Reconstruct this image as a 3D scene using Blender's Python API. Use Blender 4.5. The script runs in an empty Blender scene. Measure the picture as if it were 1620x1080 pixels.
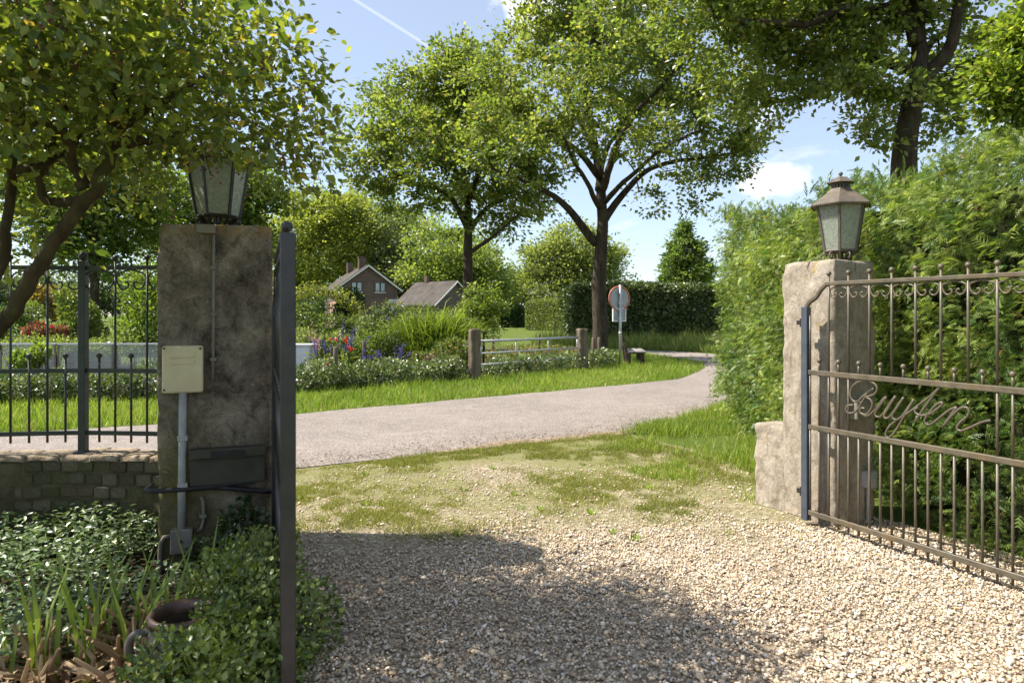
import bpy, bmesh, math
import numpy as np
from mathutils import Vector, Matrix

R = math.radians
rng = np.random.default_rng(7)
SC = bpy.context.scene
COL = SC.collection

# ------------------------------------------------------------------ camera, sky, sun, exposure
EYE = 1.45            # eye height in metres
HZ = 499.0            # horizon row of the photograph
F = 1080.0            # focal length in photograph pixels (24 mm on 36 mm)
cam = bpy.data.cameras.new('camera'); camo = bpy.data.objects.new('camera', cam); COL.objects.link(camo)
camo.location = (0, 0, EYE); camo.rotation_euler = (R(90), 0, 0)
cam.lens = 24; cam.sensor_width = 36; cam.sensor_fit = 'HORIZONTAL'
cam.shift_y = -(540 - HZ) / 1620
cam.clip_start = 0.05; cam.clip_end = 3000
cam.dof.use_dof = True; cam.dof.focus_distance = 6.5; cam.dof.aperture_fstop = 4.0
SC.camera = camo

SUN_EL = R(53); SUN_AZ = math.atan2(-0.99, 0.05)
S_DIR = Vector((math.sin(SUN_AZ) * math.cos(SUN_EL), math.cos(SUN_AZ) * math.cos(SUN_EL), math.sin(SUN_EL)))
sun = bpy.data.lights.new('sun', 'SUN'); suno = bpy.data.objects.new('sun', sun); COL.objects.link(suno)
sun.energy = 5.0; sun.angle = R(0.53); sun.color = (1.0, 0.945, 0.85)
suno.rotation_euler = S_DIR.to_track_quat('Z', 'Y').to_euler()

SC.view_settings.view_transform = 'Standard'; SC.view_settings.look = 'None'
SC.view_settings.exposure = 0.98; SC.view_settings.gamma = 1.0
SC.render.engine = 'CYCLES'
SC.cycles.use_denoising = True
SC.cycles.max_bounces = 8; SC.cycles.diffuse_bounces = 5; SC.cycles.glossy_bounces = 3
SC.cycles.transmission_bounces = 6; SC.cycles.transparent_max_bounces = 8
SC.cycles.sample_clamp_indirect = 6.0

world = bpy.data.worlds.new('World'); SC.world = world; world.use_nodes = True


def build_world():
    nt = world.node_tree; N = nt.nodes; L = nt.links
    bg = N['Background']; bg.inputs[1].default_value = 0.10
    sky = N.new('ShaderNodeTexSky'); sky.sky_type = 'NISHITA'; sky.sun_disc = False
    sky.sun_elevation = SUN_EL; sky.sun_rotation = SUN_AZ
    sky.air_density = 0.95; sky.dust_density = 0.35; sky.ozone_density = 3.0
    tc = N.new('ShaderNodeTexCoord')

    def vm(op, a, b=None):
        n = N.new('ShaderNodeVectorMath'); n.operation = op
        for i, v in enumerate((a, b)):
            if v is None: continue
            if isinstance(v, (tuple, list, Vector)): n.inputs[i].default_value = v
            else: L.new(v, n.inputs[i])
        return n

    def ma(op, a, b=None, c=None):
        n = N.new('ShaderNodeMath'); n.operation = op
        for i, v in enumerate((a, b, c)):
            if v is None: continue
            if isinstance(v, (int, float)): n.inputs[i].default_value = v
            else: L.new(v, n.inputs[i])
        return n.outputs[0]

    def mr(v, a, b, c=0.0, d=1.0):
        n = N.new('ShaderNodeMapRange'); n.interpolation_type = 'SMOOTHSTEP'
        L.new(v, n.inputs[0])
        for i, x in enumerate((a, b, c, d)): n.inputs[i + 1].default_value = x
        return n.outputs[0]
    D = vm('NORMALIZE', tc.outputs['Generated']).outputs[0]
    sep = N.new('ShaderNodeSeparateXYZ'); L.new(D, sep.inputs[0])
    # flat cloud layer: project the direction on a high plane
    inv = ma('DIVIDE', 1.0, ma('ADD', ma('MAXIMUM', sep.outputs[2], 0.0), 0.12))
    pl = vm('SCALE', D); L.new(inv, pl.inputs[3])
    n1 = N.new('ShaderNodeTexNoise'); n1.inputs['Scale'].default_value = 1.3; n1.inputs['Detail'].default_value = 9; n1.inputs['Roughness'].default_value = 0.58
    n1.inputs['Distortion'].default_value = 0.3
    L.new(pl.outputs[0], n1.inputs[0])
    wisp = mr(n1.outputs[0], 0.50, 0.78, 0.0, 0.75)
    n2 = N.new('ShaderNodeTexNoise'); n2.inputs['Scale'].default_value = 11.0; n2.inputs['Detail'].default_value = 7; n2.inputs['Roughness'].default_value = 0.6
    L.new(D, n2.inputs[0])

    def puff(px, py, r, sy, amt):
        c = Vector(((px - 810) / F, 1.0, (HZ - py) / F)).normalized()
        d = vm('SUBTRACT', D, tuple(c))
        d2 = vm('MULTIPLY', d.outputs[0], (1.0, 1.0, sy))
        ln = vm('LENGTH', d2.outputs[0])
        q = ma('ADD', ln.outputs['Value'], ma('MULTIPLY', ma('SUBTRACT', n2.outputs[0], 0.5), r * 1.7))
        return mr(q, r, r * 0.45, 0.0, amt)
    m = wisp
    for a in ((855, -40, 0.10, 1.2, 1.0), (1215, 285, 0.060, 1.6, 0.85), (1190, 180, 0.05, 2.0, 0.6), (1090, 405, 0.04, 3.0, 0.5), (785, 408, 0.02, 2.2, 0.8), (1600, 250, 0.09, 2.0, 0.6)):
        m = ma('MAXIMUM', m, puff(*a))
    # old aircraft trail high in the sky
    a = Vector(((545 - 810) / F, 1, (HZ + 10) / F)).normalized(); b = Vector(((706 - 810) / F, 1, (HZ - 91) / F)).normalized()
    nn = a.cross(b).normalized(); mid = (a + b).normalized(); along = (b - a).normalized(); half = (b - a).length / 2
    off = ma('ABSOLUTE', vm('DOT_PRODUCT', D, tuple(nn)).outputs['Value'])
    t = ma('ABSOLUTE', vm('DOT_PRODUCT', vm('SUBTRACT', D, tuple(mid)).outputs[0], tuple(along)).outputs['Value'])
    tr = ma('MULTIPLY', mr(off, 0.0045, 0.0008), mr(t, half, half * 0.8))
    m = ma('MAXIMUM', m, ma('MULTIPLY', tr, 0.48))
    m = ma('MULTIPLY', ma('MAXIMUM', m, 0.26), mr(sep.outputs[2], -0.02, 0.03))
    mix = N.new('ShaderNodeMixRGB'); L.new(m, mix.inputs[0]); L.new(sky.outputs[0], mix.inputs[1])
    mix.inputs[2].default_value = (6.6, 6.75, 7.0, 1)
    L.new(mix.outputs[0], bg.inputs[0])


build_world()

# ------------------------------------------------------------------ helpers


def at(px, py, Y):
    """World point seen at photograph pixel (px, py) when it stands Y metres ahead."""
    return np.array([(px - 810) / F * Y, Y, EYE - (py - HZ) / F * Y])


def gnd(px, py):
    Y = F * EYE / (py - HZ)
    return np.array([(px - 810) / F * Y, Y, 0.0])


def _hash(i, j, k, seed):
    n = (i * 374761393 + j * 668265263 + k * 2147483647 + seed * 1274126177) & 0xffffffff
    n = ((n ^ (n >> 13)) * 1274126177) & 0xffffffff
    return ((n ^ (n >> 16)) & 0xffff) / 65535.0


def vnoise(P, scale=1.0, seed=0):
    P = np.asarray(P, float) * scale
    i = np.floor(P).astype(np.int64); f = P - i; f = f * f * (3 - 2 * f)
    out = 0
    for dx in (0, 1):
        for dy in (0, 1):
            for dz in (0, 1):
                w = (f[:, 0] if dx else 1 - f[:, 0]) * (f[:, 1] if dy else 1 - f[:, 1]) * (f[:, 2] if dz else 1 - f[:, 2])
                out = out + w * _hash(i[:, 0] + dx, i[:, 1] + dy, i[:, 2] + dz, seed)
    return out


def fbm(P, scale=1.0, seed=0, oct=4):
    s = 0; a = 0.5
    for o in range(oct):
        s = s + a * vnoise(P, scale * 2 ** o, seed + o * 17); a *= 0.5
    return s


def inpoly(x, y, poly):
    r = np.zeros(len(x), bool); n = len(poly); j = n - 1
    for i in range(n):
        xi, yi = poly[i][:2]; xj, yj = poly[j][:2]
        c = ((yi > y) != (yj > y)) & (x < (xj - xi) * (y - yi) / (yj - yi + 1e-12) + xi)
        r ^= c; j = i
    return r


def mesh_np(name, V, groups, mat, col=None, smooth=False):
    """Mesh from a vertex array and face arrays of equal corner counts."""
    me = bpy.data.meshes.new(name)
    V = np.asarray(V, np.float32)
    groups = [np.asarray(g, np.int32) for g in groups if len(g)]
    loops = np.concatenate([g.ravel() for g in groups])
    tot = np.concatenate([np.full(len(g), g.shape[1], np.int32) for g in groups])
    start = np.concatenate([[0], np.cumsum(tot)[:-1]]).astype(np.int32)
    me.vertices.add(len(V)); me.vertices.foreach_set('co', V.ravel())
    me.loops.add(len(loops)); me.loops.foreach_set('vertex_index', loops)
    me.polygons.add(len(tot)); me.polygons.foreach_set('loop_start', start)
    me.polygons.foreach_set('use_smooth', np.full(len(tot), smooth, bool))
    if col is not None:
        a = me.color_attributes.new('Col', 'FLOAT_COLOR', 'POINT')
        c = np.ones((len(V), 4), np.float32); c[:, :3] = col
        a.data.foreach_set('color', c.ravel())
    me.update(calc_edges=True); me.validate()
    if mat: me.materials.append(mat)
    return me


def tag(o, label=None, cat=None, group=None, kind=None):
    if label: o['label'] = label
    if cat: o['category'] = cat
    if group: o['group'] = group
    if kind: o['kind'] = kind
    return o


def ob(name, me, parent=None, loc=(0, 0, 0), rot=(0, 0, 0)):
    o = bpy.data.objects.new(name, me); COL.objects.link(o)
    o.location = loc; o.rotation_euler = rot
    if parent: o.parent = parent
    return o


def root(name, loc, label, cat, group=None, rz=0.0):
    o = bpy.data.objects.new(name, None); COL.objects.link(o)
    o.location = [float(v) for v in loc]; o.rotation_euler = (0, 0, rz); o.empty_display_size = 0.1
    return tag(o, label, cat, group)


class MB:
    """Collects simple shapes into one mesh."""

    def __init__(s): s.v = []; s.f = []

    def add(s, vs, fs):
        b = len(s.v); s.v += [tuple(map(float, p)) for p in vs]; s.f += [tuple(i + b for i in f) for f in fs]; return s

    def box(s, c, d, rz=0.0, M=None, bevel=0.0):
        hx, hy, hz = d[0] / 2, d[1] / 2, d[2] / 2
        cr, sr = math.cos(rz), math.sin(rz)
        b = min(bevel, hx * .9, hy * .9, hz * .9)
        if b <= 0:
            pts = [(x, y, z) for z in (-hz, hz) for (x, y) in ((-hx, -hy), (hx, -hy), (hx, hy), (-hx, hy))]
            fs = [(3, 2, 1, 0), (4, 5, 6, 7), (0, 1, 5, 4), (1, 2, 6, 5), (2, 3, 7, 6), (3, 0, 4, 7)]
        else:
            pts = []; rings = ((-hz, b), (-hz + b, 0), (hz - b, 0), (hz, b))
            for z, ins in rings:
                X, Y = hx - ins, hy - ins; k = b * .7
                pts += [(-X, -Y + k, z), (-X + k, -Y, z), (X - k, -Y, z), (X, -Y + k, z), (X, Y - k, z), (X - k, Y, z), (-X + k, Y, z), (-X, Y - k, z)]
            fs = [tuple(range(7, -1, -1)), tuple(range(24, 32))]
            for r in range(3):
                for i in range(8):
                    j = (i + 1) % 8; fs.append((r * 8 + i, r * 8 + j, r * 8 + 8 + j, r * 8 + 8 + i))
        out = []
        for x, y, z in pts:
            p = (c[0] + x * cr - y * sr, c[1] + x * sr + y * cr, c[2] + z)
            out.append(tuple(M @ Vector(p)) if M else p)
        return s.add(out, fs)

    def tube(s, pts, r, n=6, cap=True):
        pts = [Vector(p) for p in pts]; m = len(pts)
        rs = r if isinstance(r, (list, tuple, np.ndarray)) else [r] * m
        vs = []; ref = None
        for i, p in enumerate(pts):
            d = (pts[min(i + 1, m - 1)] - pts[max(i - 1, 0)])
            d = d.normalized() if d.length > 1e-9 else Vector((0, 0, 1))
            if ref is None:
                ref = Vector((1, 0, 0)) if abs(d.x) < .8 else Vector((0, 1, 0))
            u = (ref - d * ref.dot(d)); u = u.normalized() if u.length > 1e-6 else d.orthogonal().normalized()
            ref = u; w = d.cross(u)
            for k in range(n):
                a = 2 * math.pi * k / n
                vs.append(p + (u * math.cos(a) + w * math.sin(a)) * rs[i])
        fs = []
        for i in range(m - 1):
            for k in range(n):
                k2 = (k + 1) % n; fs.append((i * n + k, i * n + k2, (i + 1) * n + k2, (i + 1) * n + k))
        if cap: fs += [tuple(range(n - 1, -1, -1)), tuple(range((m - 1) * n, m * n))]
        return s.add(vs, fs)

    def lathe(s, prof, c=(0, 0, 0), n=16, ph=0.0, cap=True):
        vs = []; fs = []
        for r, z in prof:
            for k in range(n):
                a = ph + 2 * math.pi * k / n; vs.append((c[0] + r * math.cos(a), c[1] + r * math.sin(a), c[2] + z))
        for i in range(len(prof) - 1):
            for k in range(n):
                k2 = (k + 1) % n; fs.append((i * n + k, i * n + k2, (i + 1) * n + k2, (i + 1) * n + k))
        if cap: fs += [tuple(range(n - 1, -1, -1)), tuple(range((len(prof) - 1) * n, len(prof) * n))]
        return s.add(vs, fs)

    def ball(s, c, r, n=12, m=7):
        return s.lathe([(max(r * math.sin(math.pi * i / m), 1e-4), -r * math.cos(math.pi * i / m)) for i in range(m + 1)], c, n)

    def mesh(s, name, mat, smooth=False):
        me = bpy.data.meshes.new(name); me.from_pydata(s.v, [], s.f)
        if smooth: me.polygons.foreach_set('use_smooth', [True] * len(me.polygons))
        me.update()
        if mat: me.materials.append(mat)
        return me


def catmull(P, k=6):
    P = [np.array(p, float) for p in P]
    Q = [2 * P[0] - P[1]] + P + [2 * P[-1] - P[-2]]
    out = []
    for i in range(1, len(Q) - 2):
        for t in np.arange(k) / k:
            a, b, c, d = Q[i - 1:i + 3]
            out.append(.5 * ((2 * b) + (c - a) * t + (2 * a - 5 * b + 4 * c - d) * t * t + (3 * b - a - 3 * c + d) * t ** 3))
    out.append(P[-1]); return out

# ------------------------------------------------------------------ materials


class NT:
    def __init__(s, name):
        s.m = bpy.data.materials.new(name); s.m.use_nodes = True; s.nt = s.m.node_tree; s.N = s.nt.nodes; s.L = s.nt.links
        s.p = s.N['Principled BSDF']; s.out = s.N['Material Output']; s.tc = s.N.new('ShaderNodeTexCoord')

    def noise(s, scale, detail=5, rough=.55, dist=0.0, vec=None, stretch=None):
        n = s.N.new('ShaderNodeTexNoise'); n.inputs['Scale'].default_value = scale; n.inputs['Detail'].default_value = detail
        n.inputs['Roughness'].default_value = rough; n.inputs['Distortion'].default_value = dist
        v = vec or s.tc.outputs['Object']
        if stretch:
            mp = s.N.new('ShaderNodeMapping'); mp.inputs['Scale'].default_value = stretch; s.L.new(v, mp.inputs[0]); v = mp.outputs[0]
        s.L.new(v, n.inputs[0]); return n.outputs[0]

    def voro(s, scale, feature='F1', out='Distance', rand=1.0):
        n = s.N.new('ShaderNodeTexVoronoi'); n.feature = feature; n.inputs['Scale'].default_value = scale; n.inputs['Randomness'].default_value = rand
        s.L.new(s.tc.outputs['Object'], n.inputs[0]); return n.outputs[out]

    def ramp(s, v, stops, interp='LINEAR'):
        n = s.N.new('ShaderNodeValToRGB'); n.color_ramp.interpolation = interp; e = n.color_ramp.elements
        while len(e) < len(stops): e.new(0.5)
        for el, (p, c) in zip(e, stops):
            el.position = p; el.color = (c, c, c, 1) if isinstance(c, (int, float)) else (*c, 1)
        s.L.new(v, n.inputs[0]); return n.outputs[0]

    def mix(s, fac, a, b, mode='MIX'):
        n = s.N.new('ShaderNodeMixRGB'); n.blend_type = mode
        for i, v in enumerate((fac, a, b)):
            if isinstance(v, (int, float)): n.inputs[i].default_value = v if i == 0 else (v, v, v, 1)
            elif isinstance(v, (tuple, list)): n.inputs[i].default_value = (*v, 1)
            else: s.L.new(v, n.inputs[i])
        return n.outputs[0]

    def base(s, c):
        if isinstance(c, (tuple, list)): s.p.inputs['Base Color'].default_value = (*c, 1)
        else: s.L.new(c, s.p.inputs['Base Color'])
        return s

    def set(s, rough=.8, spec=.3, metal=0.0):
        s.p.inputs['Roughness'].default_value = rough; s.p.inputs['Specular IOR Level'].default_value = spec; s.p.inputs['Metallic'].default_value = metal
        return s

    def bump(s, h, strength=.5, dist=.01):
        b = s.N.new('ShaderNodeBump'); b.inputs['Strength'].default_value = strength; b.inputs['Distance'].default_value = dist
        s.L.new(h, b.inputs['Height'])
        prev = s.p.inputs['Normal'].links
        if prev: s.L.new(prev[0].from_socket, b.inputs['Normal'])
        s.L.new(b.outputs[0], s.p.inputs['Normal']); return s


def m_plain(name, c1, c2, scale=8, rough=.6, spec=.3, metal=0, bump=0.0, bdist=.003, detail=6, stretch=None):
    m = NT(name); n = m.noise(scale, detail, .6, stretch=stretch)
    m.base(m.ramp(n, [(.32, c1), (.68, c2)])).set(rough, spec, metal)
    if bump: m.bump(m.noise(scale * 4, 6, .65, stretch=stretch), bump, bdist)
    return m.m


def m_leaf(name, trans=.4, rough=.45, spec=.4, tint=(1.15, 1.25, .55)):
    m = NT(name)
    a = m.N.new('ShaderNodeAttribute'); a.attribute_name = 'Col'
    m.base(a.outputs['Color']).set(rough, spec)
    t = m.N.new('ShaderNodeBsdfTranslucent')
    m.L.new(m.mix(1.0, a.outputs['Color'], tint, 'MULTIPLY'), t.inputs[0])
    mx = m.N.new('ShaderNodeMixShader'); mx.inputs[0].default_value = trans
    m.L.new(m.p.outputs[0], mx.inputs[1]); m.L.new(t.outputs[0], mx.inputs[2]); m.L.new(mx.outputs[0], m.out.inputs[0])
    return m.m


def m_attr(name, rough=.8, spec=.25, bump=0.0, bscale=60):
    m = NT(name); a = m.N.new('ShaderNodeAttribute'); a.attribute_name = 'Col'
    n = m.noise(bscale, 4)
    m.base(m.mix(1.0, a.outputs['Color'], m.ramp(n, [(.3, .75), (.7, 1.15)]), 'MULTIPLY')).set(rough, spec)
    if bump: m.bump(n, bump, .004)
    return m.m


M = {}
M['leaf'] = m_leaf('leaf_oak', .58, .36, .6, (1.3, 1.35, .6))
M['leaf_gloss'] = m_leaf('leaf_glossy', .25, .30, .8)
M['leaf_near'] = m_leaf('leaf_near', .50, .34, .7, (1.5, 1.4, .5))
M['leaf_thuja'] = m_leaf('leaf_thuja', .40, .42, .5, (1.35, 1.35, .6))
M['grass'] = m_leaf('grass_blade', .4, .5, .3, (1.2, 1.25, .5))
M['petal'] = m_leaf('petal', .35, .6, .2, (1.2, 1.0, 1.0))
M['core'] = m_plain('hedge_core_fill', (.012, .016, .006), (.03, .032, .014), 20, .95, .05)  # near-black fill of the solid hedge cores, not modelled twigs
M['straw'] = m_leaf('dry_stem', .2, .8, .1, (1.1, 1.0, .7))


def bark(name, c1, c2, lichen=None):
    m = NT(name); n = m.noise(9, 7, .65, .4, stretch=(1, 1, .22)); v = m.noise(30, 4, .6, stretch=(1, 1, .3))
    c = m.ramp(n, [(.3, c1), (.7, c2)])
    if lichen: c = m.mix(m.ramp(m.noise(3.5, 6, .7), [(.52, 0.0), (.66, .75)]), c, lichen)
    m.base(c).set(.9, .15).bump(n, .8, .05).bump(v, .5, .015); return m.m


M['bark_oak'] = bark('bark_oak', (.022, .016, .011), (.085, .064, .045), (.07, .075, .045))
M['bark_near'] = bark('bark_near', (.03, .022, .012), (.10, .075, .04), (.10, .10, .035))
M['twig'] = m_plain('twig_brown', (.03, .02, .013), (.075, .052, .035), 15, .9, .1)


def m_ground():
    m = NT('ground_meadow')
    n = m.noise(.35, 8, .6); f = m.noise(14, 8, .7)
    c = m.ramp(n, [(.3, (.085, .125, .022)), (.55, (.13, .17, .032)), (.75, (.17, .185, .055))])
    c = m.mix(m.ramp(f, [(.35, .55), (.65, 0.0)]), c, (.045, .06, .015))
    m.base(c).set(.95, .1).bump(f, .8, .06); return m.m


def m_soil():
    m = NT('soil'); n = m.noise(6, 8, .7); f = m.noise(60, 6, .7)
    m.base(m.ramp(n, [(.3, (.022, .016, .010)), (.7, (.07, .052, .034))])).set(.95, .1).bump(f, .9, .02); return m.m


def m_asphalt():
    m = NT('asphalt_worn')
    v = m.voro(95, 'F1', 'Color'); big = m.noise(.5, 6, .6); mid = m.noise(4, 6, .65); fine = m.noise(140, 3, .7)
    g = m.ramp(v, [(.2, (.155, .132, .114)), (.55, (.255, .214, .186)), (.85, (.375, .318, .278))])
    g = m.mix(1.0, g, m.ramp(big, [(.3, .86), (.7, 1.1)]), 'MULTIPLY')
    g = m.mix(1.0, g, m.ramp(mid, [(.3, .9), (.7, 1.08)]), 'MULTIPLY')
    g = m.mix(m.ramp(m.noise(1.3, 9, .72, 1.5), [(.56, 0.0), (.66, .35)]), g, (.20, .165, .135))
    g = m.mix(m.ramp(m.noise(.8, 8, .7, .8), [(.30, .30), (.42, 0.0)]), g, (.40, .37, .33))
    ed = m.noise(2.2, 9, .8, 2.5); g = m.mix(m.ramp(ed, [(.492, 0.0), (.5, .45), (.508, 0.0)]), g, (.10, .085, .07))
    m.base(g).set(.88, .25).bump(fine, .5, .006); return m.m


def m_drive():
    m = NT('driveway_fines')
    v = m.voro(48, 'F1', 'Color'); n = m.noise(.9, 7, .62, .5); n2 = m.noise(5, 7, .68); f = m.noise(90, 5, .7)
    g = m.ramp(v, [(.15, (.18, .14, .095)), (.5, (.37, .30, .215)), (.9, (.56, .48, .37))])
    g = m.mix(m.ramp(n2, [(.35, .55), (.7, 0.0)]), g, (.14, .10, .062))
    sx = m.N.new('ShaderNodeSeparateXYZ'); m.L.new(m.tc.outputs['Object'], sx.inputs[0])
    mr = m.N.new('ShaderNodeMapRange'); mr.inputs[1].default_value = 4.2; mr.inputs[2].default_value = 5.6; m.L.new(sx.outputs[1], mr.inputs[0])
    moss = m.mix(1.0, m.ramp(n, [(.32, .15), (.50, .9)]), m.ramp(n2, [(.30, .45), (.5, 1.0)]), 'MULTIPLY')
    moss = m.mix(1.0, moss, mr.outputs[0], 'MULTIPLY')
    g = m.mix(moss, g, m.mix(m.noise(22, 8, .8), (.10, .10, .035), (.24, .235, .085)))
    m.base(g).set(.95, .12).bump(v, .6, .012).bump(f, .5, .006); return m.m


def m_render_dark():
    """Old cement render, stained brown and black with moss low down on the left."""
    m = NT('pillar_render_stained')
    a = m.noise(4.0, 14, .80, .6); b = m.noise(10, 12, .82, .5); f = m.noise(95, 8, .8)
    c = m.ramp(a, [(.30, (.10, .078, .058)), (.44, (.23, .185, .138)), (.58, (.36, .30, .232)), (.74, (.48, .42, .335))])
    c = m.mix(m.ramp(b, [(.36, .8), (.52, 0.0)]), c, (.045, .037, .03))
    c = m.mix(1.0, c, m.ramp(f, [(.3, .65), (.7, 1.25)]), 'MULTIPLY')
    c = m.mix(m.ramp(m.noise(16, 6, .75), [(.58, 0.0), (.70, .6)]), c, (.42, .37, .29))
    c = m.mix(1.0, c, m.ramp(m.noise(2.6, 6, .6, .7), [(.36, .42), (.50, .95), (.64, 1.35)]), 'MULTIPLY')
    c = m.mix(m.ramp(m.noise(3.2, 9, .75, .4, stretch=(1, 1, .3)), [(.34, .55), (.46, 0.0)]), c, (.05, .034, .024))
    sx = m.N.new('ShaderNodeSeparateXYZ'); m.L.new(m.tc.outputs['Object'], sx.inputs[0])
    tp = m.N.new('ShaderNodeMapRange'); tp.inputs[1].default_value = 1.90; tp.inputs[2].default_value = 1.985; m.L.new(sx.outputs[2], tp.inputs[0])
    c = m.mix(m.mix(1.0, tp.outputs[0], m.ramp(m.noise(14, 8, .8), [(.42, 0.0), (.55, .9)]), 'MULTIPLY'), c, (.36, .22, .07))
    lo = m.N.new('ShaderNodeMapRange'); lo.inputs[1].default_value = 1.05; lo.inputs[2].default_value = .45; m.L.new(sx.outputs[2], lo.inputs[0])
    le = m.N.new('ShaderNodeMapRange'); le.inputs[1].default_value = .12; le.inputs[2].default_value = -.22; m.L.new(sx.outputs[0], le.inputs[0])
    mo = m.mix(1.0, m.mix(1.0, lo.outputs[0], le.outputs[0], 'MULTIPLY'), m.ramp(m.noise(4, 6, .7), [(.36, .1), (.6, .95)]), 'MULTIPLY')
    c = m.mix(mo, c, (.22, .18, .045))
    c = m.mix(m.ramp(m.noise(48, 9, .85, .4), [(.56, 0.0), (.64, .7)]), c, (.50, .46, .38))
    c = m.mix(m.ramp(m.noise(30, 9, .85, .4), [(.36, .75), (.44, 0.0)]), c, (.05, .042, .034))
    base = m.N.new('ShaderNodeMapRange'); base.inputs[1].default_value = .5; base.inputs[2].default_value = .1; m.L.new(sx.outputs[2], base.inputs[0])
    c = m.mix(m.mix(1.0, base.outputs[0], m.ramp(m.noise(6, 7, .7), [(.35, .1), (.6, .8)]), 'MULTIPLY'), c, (.10, .10, .05))
    m.base(c).set(.95, .1).bump(b, .8, .02).bump(m.noise(34, 9, .8, .8), .9, .010).bump(f, .8, .005); return m.m


def m_render_light():
    """Crumbling grey-buff plaster with ochre lichen."""
    m = NT('pillar_plaster_crumbling')
    a = m.noise(4.5, 14, .80, .6); b = m.noise(13, 12, .82, .6); f = m.noise(90, 8, .8)
    c = m.ramp(a, [(.30, (.26, .205, .15)), (.46, (.50, .42, .325)), (.58, (.62, .54, .43)), (.72, (.72, .65, .54))])
    c = m.mix(m.ramp(b, [(.34, .7), (.5, 0.0)]), c, (.26, .205, .155))
    c = m.mix(m.ramp(m.noise(4.2, 6, .65), [(.60, 0.0), (.70, .8)]), c, (.48, .31, .10))
    c = m.mix(m.ramp(m.noise(23, 9, .85), [(.58, 0.0), (.66, .6)]), c, (.62, .58, .50))
    c = m.mix(m.ramp(m.noise(9, 10, .75, 2.5), [(.487, 0.0), (.5, .75), (.513, 0.0)]), c, (.12, .09, .065))
    c = m.mix(m.ramp(m.noise(5, 10, .8, .4, stretch=(1, 1, .16)), [(.36, .6), (.48, 0.0)]), c, (.19, .155, .12))
    m.base(c).set(.95, .1).bump(b, 1.0, .03).bump(m.noise(28, 8, .75, 1.2), .9, .014).bump(f, .6, .006); return m.m


def m_iron(name, c1, c2, rough=.42, spec=.5, rust=None):
    m = NT(name); n = m.noise(14, 7, .65); c = m.ramp(n, [(.3, c1), (.7, c2)])
    if rust: c = m.mix(m.ramp(m.noise(5, 7, .7), [(.50, 0.0), (.66, .85)]), c, rust)
    m.base(c).set(rough, spec).bump(m.noise(90, 4, .6), .25, .002); return m.m


def m_brickwall(name, c1, c2, mort, sc=1.0):
    m = NT(name); b = m.N.new('ShaderNodeTexBrick'); mp = m.N.new('ShaderNodeMapping'); mp.inputs['Rotation'].default_value = (R(90), 0, 0)
    m.L.new(m.tc.outputs['Object'], mp.inputs[0]); m.L.new(mp.outputs[0], b.inputs[0])
    b.inputs['Color1'].default_value = (*c1, 1); b.inputs['Color2'].default_value = (*c2, 1); b.inputs['Mortar'].default_value = (*mort, 1)
    b.inputs['Scale'].default_value = sc; b.inputs['Brick Width'].default_value = .22; b.inputs['Row Height'].default_value = .065; b.inputs['Mortar Size'].default_value = .008
    m.base(m.mix(1.0, b.outputs[0], m.ramp(m.noise(1.2, 6), [(.3, .8), (.7, 1.15)]), 'MULTIPLY')).set(.9, .15).bump(b.outputs['Fac'], .4, -.01); return m.m


def m_glass(name, tint, rough=.12):
    m = NT(name)
    m.base(tint).set(rough, .6); m.bump(m.noise(38, 3, .5), .55, .012)
    tr = m.N.new('ShaderNodeBsdfTransparent'); tr.inputs[0].default_value = (.8, .83, .78, 1)
    tl = m.N.new('ShaderNodeBsdfTranslucent'); tl.inputs[0].default_value = (.75, .76, .70, 1)
    m1 = m.N.new('ShaderNodeMixShader'); m1.inputs[0].default_value = .55; m.L.new(m.p.outputs[0], m1.inputs[1]); m.L.new(tl.outputs[0], m1.inputs[2])
    m2 = m.N.new('ShaderNodeMixShader'); m.L.new(m.ramp(m.noise(45, 3, .6), [(.35, .05), (.7, .45)]), m2.inputs[0]); m.L.new(m1.outputs[0], m2.inputs[1]); m.L.new(tr.outputs[0], m2.inputs[2])
    m.L.new(m2.outputs[0], m.out.inputs[0]); return m.m


M['ground'] = m_ground(); M['soil'] = m_soil(); M['asphalt'] = m_asphalt(); M['drive'] = m_drive()
M['pillar_dark'] = m_render_dark(); M['pillar_light'] = m_render_light()
M['iron_gate'] = m_iron('iron_weathered', (.06, .05, .034), (.145, .122, .082), .42, .5, (.13, .09, .045))
M['iron_stile'] = m_iron('iron_painted_bluegrey', (.045, .055, .075), (.075, .085, .105), .38, .5)
M['iron_dark'] = m_iron('iron_painted_dark', (.020, .020, .024), (.045, .040, .040), .35, .5)
M['iron_fence'] = m_iron('iron_fence_green', (.016, .022, .018), (.045, .055, .042), .45, .45, (.06, .055, .04))
M['iron_black'] = m_iron('iron_black', (.012, .012, .013), (.03, .028, .028), .5, .4)
M['lamp_metal'] = m_iron('lantern_metal', (.075, .062, .052), (.15, .125, .10), .5, .45, (.13, .095, .06))
M['lamp_roof'] = m_iron('lantern_copper_roof', (.085, .066, .046), (.16, .128, .09), .5, .4, (.06, .054, .042))
M['lamp_metal_dark'] = m_iron('lantern_metal_dark', (.022, .02, .018), (.055, .047, .04), .5, .45)
M['lamp_glass'] = m_glass('hammered_glass', (.50, .53, .45))
M['pvc'] = m_plain('grey_conduit', (.30, .30, .28), (.42, .42, .40), 12, .55, .3)
M['pvc_old'] = m_plain('old_conduit', (.17, .16, .12), (.26, .24, .19), 14, .7, .2)
M['cream'] = m_plain('cream_plastic', (.60, .50, .30), (.74, .64, .41), 5, .55, .3, bump=.1)
M['greybox'] = m_plain('weathered_plastic', (.17, .15, .12), (.26, .24, .20), 8, .7, .25)
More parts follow.
